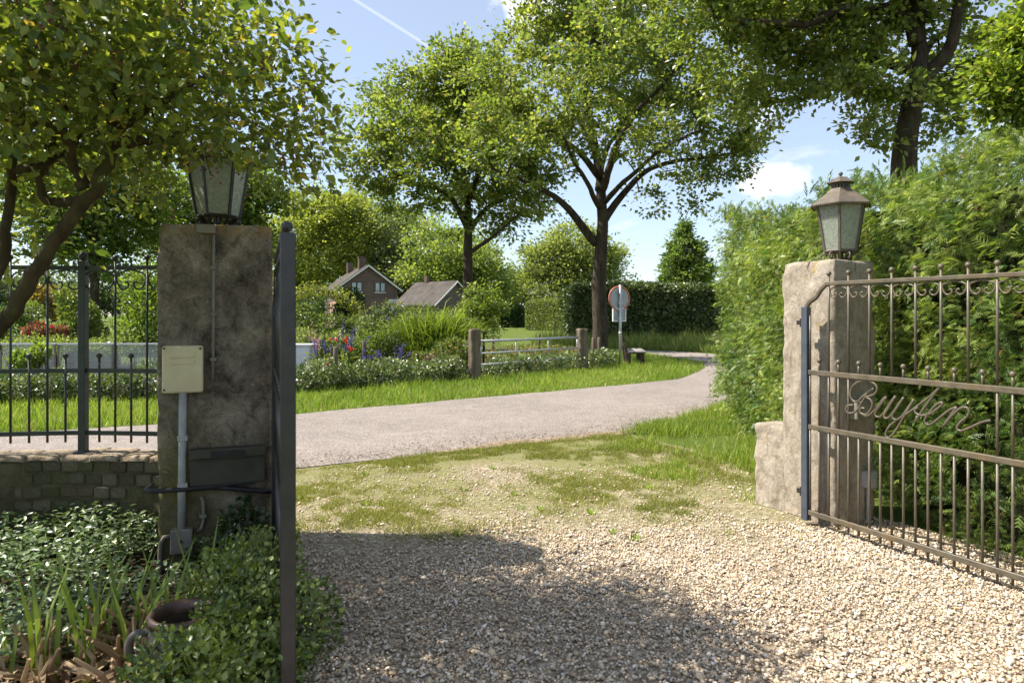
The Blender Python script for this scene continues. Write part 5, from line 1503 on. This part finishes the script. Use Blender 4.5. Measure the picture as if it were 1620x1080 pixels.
px_shrub('garden_shrub', 'grey green shrub behind the reed clump', 24.0, [(660, 500, 30, 20), (720, 505, 34, 22), (770, 520, 24, 16)], 2600, .09, (.10, .14, .04), (.22, .25, .08), 318)
rk = rough_block('boulder', (1.0, .6, .5), M['stone'], 22, .12, .3, 51, taper=.35)
tag(ob('boulder', rk, None, (*ground_at(52, 17.0)[:2], .45)), 'grey boulder lying among red flowers behind the fence', 'boulder')
bpy.data.objects['boulder'].location[2] = 0; bpy.data.objects['boulder'].scale = (1, 1, 1.95)
# small tree by the tube gate
tb = ground_at(765, 19.5)
make_tree('fruit_tree', 'small light green fruit tree beside the thick garden gate post', tb,
          [([tb, *pl3(19.5, [(765, 540), (768, 500), (762, 465), (757, 448)])], .035, .01), (pl3(19.5, [(767, 510), (785, 490), (798, 482)]), .018, .006), (pl3(19.5, [(766, 500), (748, 485), (735, 478)]), .018, .006)],
          px_lobes(19.5, [(757, 458, 20, 16), (742, 485, 22, 16), (775, 490, 24, 18), (795, 485, 14, 12), (755, 515, 26, 18), (735, 505, 16, 12)]), 90, 42, .085, .055, (.14, .20, .035), (.26, .31, .07), 320, .17, barkm='twig', twig=.006)


def arch():
    g = np.random.default_rng(88); Y = 26.0
    pts = pl3(Y, [(450, 560), (452, 500), (462, 472), (490, 460), (525, 462), (552, 478), (570, 500), (578, 530), (580, 565)])
    base = np.array([pts[0][0], Y, 0]); rt = root('garden_arch', base, 'leafy garden arch overgrown with yellow green climbers', 'arch')
    P = np.array(catmull(pts, 10)); P2 = P.copy(); P[0, 2] = P[-1, 2] = 0; mb = MB(); mb.tube(P - base, .03, 6); ob('arch_frame', mb.mesh('arch_frame', M['wood']), rt)
    n = 3000; k = g.integers(0, len(P), n); C = P[k] + g.normal(0, 1, (n, 3)) * np.array([.16, .25, .15]); C[:, 2] = np.maximum(C[:, 2], .05)
    foliage('climber', C, rvec(n, g), unit(rvec(n, g) + np.array([0, 0, 1])), .10, .07, T_DIAMOND, colours(n, (.13, .16, .03), (.28, .28, .07), g), M['leaf'], rt, base)


arch()


def spike_flower(name, label, cat, px, Y, h, petal, seed, group, kind='spike'):
    g = np.random.default_rng(seed); b = ground_at(px, Y); rt = root(name, b, label, cat, group)
    mb = MB(); C = []; tips = []
    for i in range(int(g.integers(2, 4))):
        t = np.array([g.normal(0, .14), g.normal(0, .14), h * g.uniform(.85, 1.1)]); tips.append(t)
        mb.tube([(0, 0, 0), t * .5 + np.array([.02, 0, 0]), t], [.006, .005, .003], 4)
    ob('stem', mb.mesh('stem', M['straw']), rt)
    n = 26 if kind == 'spike' else 8
    for t in tips:
        C = t * (1 - .34 * g.random((n, 1))) + g.normal(0, .026, (n, 3)) if kind == 'spike' else np.tile(t, (n, 1)) + g.normal(0, .012, (n, 3))
        foliage('bloom', C, rvec(n, g), rvec(n, g), .036 if kind == 'spike' else .05, .028 if kind == 'spike' else .046, T_DIAMOND, colours(n, petal, np.array(petal) * 1.4, g), M['petal'], rt)['kind'] = 'stuff'
    m = 60; zl = g.random(m) * h * .65; C = np.c_[g.normal(0, .07, (m, 2)), zl]
    foliage('leaves', C, unit(np.c_[g.normal(0, 1, (m, 2)), g.random(m) * .6]), unit(rvec(m, g) + np.array([0, 0, 1.5])), .12, .045, T_DIAMOND, colours(m, (.09, .14, .03), (.2, .25, .06), g), M['leaf'], rt)


k = 0
for px, Y, h in ((513, 14.2, .95), (521, 14.5, .9), (529, 15.2, 1.05), (551, 15.0, 1.1), (546, 15.4, 1.15), (563, 15.2, .95), (585, 14.3, .65), (625, 15.2, .75), (628, 15.4, .8), (640, 15.3, .72), (614, 18.5, 1.55), (541, 17.5, 1.3), (600, 15.6, .7)):
    spike_flower('delphinium', 'deep violet blue delphinium flowering at the garden edge', 'flower', px, Y, h, (.12, .105, .28), 400 + k, 'blue delphiniums in the flower garden'); k += 1
for px, Y, h in ((536, 14.4, .92), (545, 14.6, .9), (509, 13.6, .58), (541, 14.2, .86)):
    spike_flower('poppy', 'scarlet poppy flowering beside the blue delphiniums', 'flower', px, Y, h, (.5, .05, .03), 430 + k, 'red poppies in the flower garden', 'head'); k += 1
for px, Y, h in ((490, 14.5, 1.0), (500, 15.5, 1.1), (485, 16, 1.25), (700, 15.4, .55), (712, 15.6, .5), (680, 15.8, .55), (690, 15.4, .5)):
    spike_flower('pink_flower', 'dusty pink flower head rising from the garden border', 'flower', px, Y, h, (.42, .22, .26), 450 + k, 'dusty pink flowers in the garden'); k += 1

# white netted beds and planter


def net_panel(px0, px1, Y, top, label):
    a = ground_at(px0, Y); b = ground_at(px1, Y + .15); ln = np.linalg.norm(b - a)
    rt = root('net_panel', a, label, 'net panel', 'white netted panels in the garden', math.atan2(b[1] - a[1], b[0] - a[0]))
    ob('top_rail', MB().box((ln / 2, 0, top), (ln, .06, .035)).mesh('top_rail', M['white']), rt)
    for x_ in (.015, ln - .015): ob('stake', MB().box((x_, -.02, top / 2 - .01), (.03, .03, top)).mesh('stake', M['greybox']), rt)
    ob('net', MB().box((ln / 2, .012, top / 2), (ln - .06, .004, top - .03)).mesh('net', M['net']), rt)
    w = MB()
    for i in range(int(ln / .1)): w.box((.05 + i * .1, -.01, .42), (.004, .004, .68))
    for z in (.1, .3, .5, .7): w.box((ln / 2, -.014, z), (ln - .05, .004, .005))
    tag(ob('wire_mesh', w.mesh('wire_mesh', M['zinc']), rt), kind='stuff')


for i, (x0, x1) in enumerate(((-110, -2), (1, 89), (92, 180), (183, 271))):
    net_panel(x0, x1, 14.0, .865, 'white netted garden panel standing behind the low hedge row')
pb = ground_at(474, 15.8)
pt_ = root('planter_box', pb, 'white wooden planter box half hidden by pink flowers', 'planter')
ob('box_side', MB().box((.0, 0, .39), (.62, .5, .74), bevel=.01).mesh('box_side', M['white']), pt_); ob('box_rim', MB().box((0, 0, .775), (.70, .58, .035)).mesh('box_rim', M['white']), pt_)
gh = root('cold_frame', ground_at(150, 19.0), 'low pale cold frame lid behind the net panels', 'cold frame')
ob('frame_box', MB().box((0, 0, .34), (1.0, .8, .66)).mesh('frame_box', M['wood_grey']), gh); ob('lid', MB().box((0, -.02, .69), (1.06, .9, .03)).mesh('lid', M['white']), gh)
for i, px in enumerate((157, 178, 140, 199, 119)):
    p = ground_at(px, 78.0); rt = root('field_post', p, 'thin dark post of the far meadow fence', 'post', 'far meadow fence posts'); ob('timber', MB().lathe([(.07, 0), (.07, 1.1), (.04, 1.15)], n=6).mesh('timber', M['wood_dark']), rt)

# ------------------------------------------------------------------ serviceberry tree over the dark pillar


def near_tree():
    g = np.random.default_rng(101)
    base = np.array([-2.85, 3.05, 0.0]); rt = root('serviceberry_tree', base, 'small leafy tree with red berries leaning over the dark pillar', 'tree')
    Yt = 3.05
    limbs = [([base, base + np.array([.03, 0, .35]), *pl3(Yt, [(-95, 640), (-20, 545), (40, 455), (95, 370), (150, 300), (182, 240, .05), (178, 180, .1), (190, 90, .2)])], .050, .020),
             ([base + np.array([-.1, .06, 0]), *pl3(Yt + .2, [(-170, 700), (-90, 560), (-20, 470), (12, 370), (22, 270), (30, 180), (70, 80)])], .040, .014),
             (pl3(Yt, [(135, 318), (90, 322, .1), (66, 300, .1), (75, 255, .1), (90, 205, .1), (110, 150, 0)]), .024, .010),
             (pl3(Yt, [(133, 300), (118, 262), (102, 215, -.1), (60, 195, -.2), (10, 190, -.3)]), .028, .010),
             (pl3(Yt, [(178, 225), (215, 222, .1), (262, 222, .3), (295, 208, .5), (340, 180, .6), (400, 160, .7), (470, 140, .6)]), .022, .006),
             (pl3(Yt, [(180, 215), (225, 180, -.1), (270, 150, -.1), (320, 130, 0)]), .018, .005),
             (pl3(Yt, [(22, 270), (60, 265), (100, 240, .2), (150, 200, .3), (220, 170, .5)]), .02, .006),
             (pl3(Yt, [(30, 180), (-20, 120, -.3), (-60, 60, -.5)]), .02, .006),
             (pl3(Yt, [(185, 140), (230, 60, .4), (280, -20, .8), (330, -90, 1.0)]), .024, .006),
             (pl3(Yt, [(190, 90), (170, 0, .2), (150, -120, .3)]), .024, .006),
             (pl3(Yt, [(70, 80), (30, -20, .3), (0, -140, .5)]), .02, .006),
             (pl3(Yt, [(180, 180), (250, 130, .8), (330, 80, 1.3), (400, 30, 1.6)]), .02, .006)]
    mb = MB(); nodes = []
    for pts, r0, r1 in limbs:
        P = limb_path(pts, g); m = len(P); P[1:-1] += g.normal(0, .008, (m - 2, 3))
        mb.tube(P - base, list(r0 + (r1 - r0) * np.linspace(0, 1, m) ** .8), 9); nodes.append(P[m // 3:])
    nodes = np.concatenate(nodes)
    lob = [(-2.4, 2.9, 2.68, .95, .85, .52), (-1.65, 2.9, 2.60, .76, .85, .42), (-1.27, 3.15, 2.48, .40, .6, .40), (-2.0, 2.3, 2.48, .65, .5, .34), (-2.0, 3.65, 2.75, .75, .55, .45), (-2.7, 3.8, 2.85, .8, .6, .5), (-2.45, 4.35, 2.55, .5, .42, .36), (-1.55, 2.9, 2.78, .52, .7, .34), (-2.4, 2.9, 2.95, .95, .9, .34),
           (-1.12, 3.25, 2.24, .30, .4, .22), (-1.6, 3.2, 2.28, .42, .45, .22), (-1.9, 2.9, 2.35, .5, .5, .22), (-3.1, 3.5, 2.6, .7, .8, .6), (-3.2, 2.8, 1.95, .35, .4, .28), (-2.9, 3.9, 2.1, .5, .4, .3), (-2.2, 3.9, 2.3, .5, .4, .25)]
    nc = 800
    C, d, li = lobe_points(lob, nc, g, .45)
    dn = np.sqrt(((C[:, None] - nodes[None]) ** 2).sum(2)); best = dn.min(1); src = nodes[dn.argmin(1)].copy(); lev = np.zeros(nc); done = np.zeros(nc, bool)
    for _ in range(nc):
        i = int(np.where(done, 1e9, best).argmin()); done[i] = True; a, b = src[i], C[i]; ln = np.linalg.norm(b - a)
        dd = np.linalg.norm(C - b, axis=1) * 1.1 + .02; up_ = (~done) & (dd < best); best[up_] = dd[up_]; src[up_] = b; lev[up_] = lev[i] + 1
        md = (a + b) / 2 + g.normal(0, .10 * ln, 3) + np.array([0, 0, .05 * ln]); r_ = .0055 * max(.35, .8 ** lev[i]); mb.tube(np.array([a, md, b]) - base, [r_, r_ * .8, r_ * .6], 4, cap=False)
    ob('trunk', mb.mesh('trunk', M['bark_near'], True), rt)
    per = 37; n = nc * per; ci = np.repeat(np.arange(nc), per)
    off = g.normal(size=(n, 3)) * np.array([.12, .12, .085]); P = C[ci] + off
    D = unit(off + np.array([0, 0, -.06]) + g.normal(0, .09, (n, 3))); Nn = unit(rvec(n, g) * .8 + np.array([0, 0, 1.0]))
    Ls = .041 * np.exp(g.normal(0, .28, n)); Ws = Ls * .62
    col = colours(n, (.08, .125, .03), (.25, .29, .058), g, None, .28, ((.40, .30, .08), .02))
    keep = (P[:, 1] > 1.6) & ~((P[:, 0] > -.50 * P[:, 1]) & (P[:, 0] < -.385 * P[:, 1]) & (P[:, 2] < EYE + .238 * P[:, 1] - .10 * g.random(len(P)) ** 2)) & (P[:, 0] < -.235 * P[:, 1])
    # keep leaves off the pillar and lantern body
    keep &= ~((np.abs(P[:, 0] - PLX) < .36) & (np.abs(P[:, 1] - PLY) < .34) & (P[:, 2] < 2.03)) & ~((np.hypot(P[:, 0] - PLX, P[:, 1] - PLY) < .24) & (P[:, 2] < 2.6))
    P, D, Nn, Ls, Ws, col = [a[keep] for a in (P, D, Nn, Ls, Ws, col)]
    # the largest leaves in view become leaves of their own
    vis = (np.abs(P[:, 0]) < .74 * P[:, 1]) & ((P[:, 2] - EYE) < .455 * P[:, 1])
    score = np.where(vis, Ls / P[:, 1], 0); big = np.argsort(-score)[:300]
    sel = np.zeros(len(P), bool); sel[big] = True
    o = foliage('crown', P[~sel], D[~sel], Nn[~sel], Ls[~sel], Ws[~sel], T_OAK, col[~sel], M['leaf_near'], rt, base); tag(o, kind='stuff')
    tv, tf = T_LEAF; pal = [(.075, .13, .032), (.10, .16, .036), (.14, .20, .042), (.20, .26, .05), (.34, .30, .08)]
    leafs = [mesh_np('leaf', tv * np.array([1, .6, 1]), tf, M['leaf_near'], np.tile(c, (len(tv), 1))) for c in pal]
    for i in big:
        d_ = Vector(D[i]); s_ = d_.cross(Vector(Nn[i])).normalized(); n_ = s_.cross(d_)
        mat = Matrix((d_ * Ls[i], s_ * Ls[i], n_ * Ls[i])).transposed().to_4x4(); mat.translation = Vector(P[i] - base)
        q = ob('leaf', leafs[int(g.choice(5, p=[.25, .25, .25, .2, .05]))], rt); q.matrix_local = mat
    # berries in small hanging bunches
    nb = 320; k = g.choice(nc, nb, replace=False); bm = MB()
    for i in k:
        c = C[i] + g.normal(0, .06, 3)
        for j in range(int(g.integers(3, 8))):
            bm.ball(c + g.normal(0, .018, 3) - base + np.array([0, 0, -.03]), g.uniform(.0048, .0062), 5, 4)
    me = bm.mesh('berries', m_plain('berry_red', (.10, .012, .018), (.24, .03, .03), 30, .3, .5), True); tag(ob('berries', me, rt), kind='stuff')


near_tree()

# ------------------------------------------------------------------ foreground bed beside the pillar


def ground_cover():
    g = np.random.default_rng(111); n = 21000
    x = g.uniform(-4.2, -1.25, n); y = g.uniform(1.9, 4.22, n)
    h = .14 + .10 * fbm(np.c_[x, y, x * 0], 1.6, 5, 3) + .09 * np.clip((y - 3.0) / 1.2, 0, 1)
    keep = (np.abs(x) < .82 * y + .35) & ~((x > -2.06) & (y > 3.86)) & (x < -1.45 - .0 * y) & ~((y < 2.75) & (x > -1.95)) & ~((x > -1.75) & (y < 3.3)) & ~((x > -2.06) & (y > 3.45))
    x, y, h = x[keep], y[keep], h[keep]; n = len(x)
    C = np.c_[x, y, h * g.uniform(.35, 1.08, n)]
    D = unit(np.c_[g.normal(0, 1, (n, 2)), g.normal(.15, .3, n)]); Nn = unit(np.c_[g.normal(0, .38, (n, 2)), np.ones(n)])
    o = foliage('periwinkle', C, D, Nn, .043 * np.exp(g.normal(0, .22, n)), .021, T_LEAF, colours(n, (.07, .12, .045), (.19, .25, .095), g, None, .25, ((.14, .17, .04), .05)), M['leaf_gloss'])
    tag(o, 'glossy dark green periwinkle carpeting the bed below the brick wall', 'ground cover', kind='stuff')


M['leaf_gloss'].node_tree.nodes['Principled BSDF'].inputs['Roughness'].default_value = .36
ground_cover()
shrub('box_shrub', 'spreading small leaved green shrub growing through the open dark gate leaf', 'shrub',
      [(-1.20, 3.10, .20, .26, .34, .24), (-1.00, 2.66, .20, .26, .32, .26), (-1.33, 3.42, .17, .22, .22, .22), (-.93, 2.90, .12, .18, .34, .15), (-1.10, 2.42, .15, .20, .22, .22), (-.90, 2.35, .16, .20, .30, .20), (-1.02, 2.18, .20, .26, .22, .24), (-1.18, 2.80, .22, .16, .20, .26), (-1.22, 2.38, .17, .17, .12, .19), (-1.08, 2.55, .26, .12, .14, .16)],
      13500, .024, .016, (.05, .09, .016), (.25, .31, .055), 121, T_OAK, 'leaf_gloss', .3, stems=70, shell=.45, extra=((.30, .33, .09), .06))
shrub('ivy_shrub', 'small dark ivy at the foot of the dark pillar', 'shrub', [(-1.52, 3.86, .20, .14, .10, .22), (-1.62, 3.74, .12, .14, .12, .12)], 900, .04, .03, (.02, .045, .012), (.06, .09, .02), 122, T_LEAF, 'leaf_gloss', .5, stems=8)


def iris():
    g = np.random.default_rng(131)
    spots = [(-1.42, 2.95), (-1.53, 2.90), (-1.62, 2.82), (-1.74, 2.88), (-1.48, 2.78), (-1.60, 2.66), (-1.80, 2.62), (-1.36, 3.08), (-1.92, 2.78), (-1.70, 2.75)]
    for i, (x, y) in enumerate(spots):
        rt = root('iris_clump', (x, y, 0), 'clump of upright green iris blades rising from cut brown stems', 'iris', 'iris clumps in the flower bed')
        n = int(g.integers(5, 9))
        for k in range(n):
            a = g.normal(0, .045, 2); D = np.array([[g.normal(0, .10), g.normal(0, .10), 1.0]]); h = g.uniform(.30, .56); f = g.random() * 3.1
            V, G, kk = leaf_arrays(np.array([[a[0], a[1], .0]]), D, np.array([[math.cos(f), math.sin(f), 0]]), [h], [.024], T_BLADE)
            ob('blade', mesh_np('blade', V, G, M['grass'], np.repeat(colours(1, (.15, .22, .04), (.28, .34, .08), g), kk, 0)), rt)
        for k in range(int(g.integers(6, 10))):
            a = g.normal(0, .06, 2); ht = g.uniform(.12, .28)
            me = MB().tube([(a[0], a[1], 0), (a[0] + g.normal(0, .03), a[1] + g.normal(0, .03), ht * .6), (a[0] + g.normal(0, .06), a[1] + g.normal(0, .05), ht)], [.013, .010, .006], 6).mesh('cut_stem', None)
            at_ = me.color_attributes.new('Col', 'FLOAT_COLOR', 'POINT'); c = np.ones((len(me.vertices), 4), np.float32); c[:, :3] = np.array((.42, .30, .17)) * g.uniform(.6, 1.25); at_.data.foreach_set('color', c.ravel()); me.materials.append(M['straw']); ob('cut_stem', me, rt)
    n = 1300
    x = g.uniform(-2.25, -1.22, n); y = g.uniform(2.05, 2.98, n)
    C = np.c_[x, y, .01 + g.random(n) * .10]
    o = foliage('leaf_litter', C, unit(np.c_[g.normal(0, 1, (n, 2)), g.normal(.1, .3, n)]), unit(rvec(n, g) * .8 + np.array([0, 0, 1])), .075 * np.exp(g.normal(0, .4, n)), .034, T_LEAF, colours(n, (.16, .10, .055), (.50, .38, .24), g), M['straw'])
    tag(o, 'dry brown fallen leaves and stalks on the flower bed', 'leaf litter', kind='stuff')


iris()
pot = root('stoneware_pot', (-1.27, 2.64, -.085), 'old glazed stoneware pot with a reddish rim sunk among the shrubs', 'pot')
ob('pot_body', MB().lathe([(.085, 0), (.125, .08), (.145, .2), (.14, .29), (.118, .345), (.112, .37), (.104, .37), (.108, .34), (.128, .28), (.13, .2)], n=28, cap=False).mesh('pot_body', M['pot'], True), pot)
ob('pot_rim', MB().lathe([(.114, .352), (.128, .362), (.13, .385), (.118, .398), (.104, .39), (.100, .35)], n=28, cap=False).mesh('pot_rim', M['pot_rim'], True), pot)
for a in (R(205), R(25)):
    P = [(.12, .335), (.165, .335), (.185, .30), (.175, .25), (.142, .225)]
    ob('handle', MB().tube(catmull([(r_ * math.cos(a), r_ * math.sin(a), z) for r_, z in P], 5), .016, 8).mesh('handle', M['pot'], True), pot)
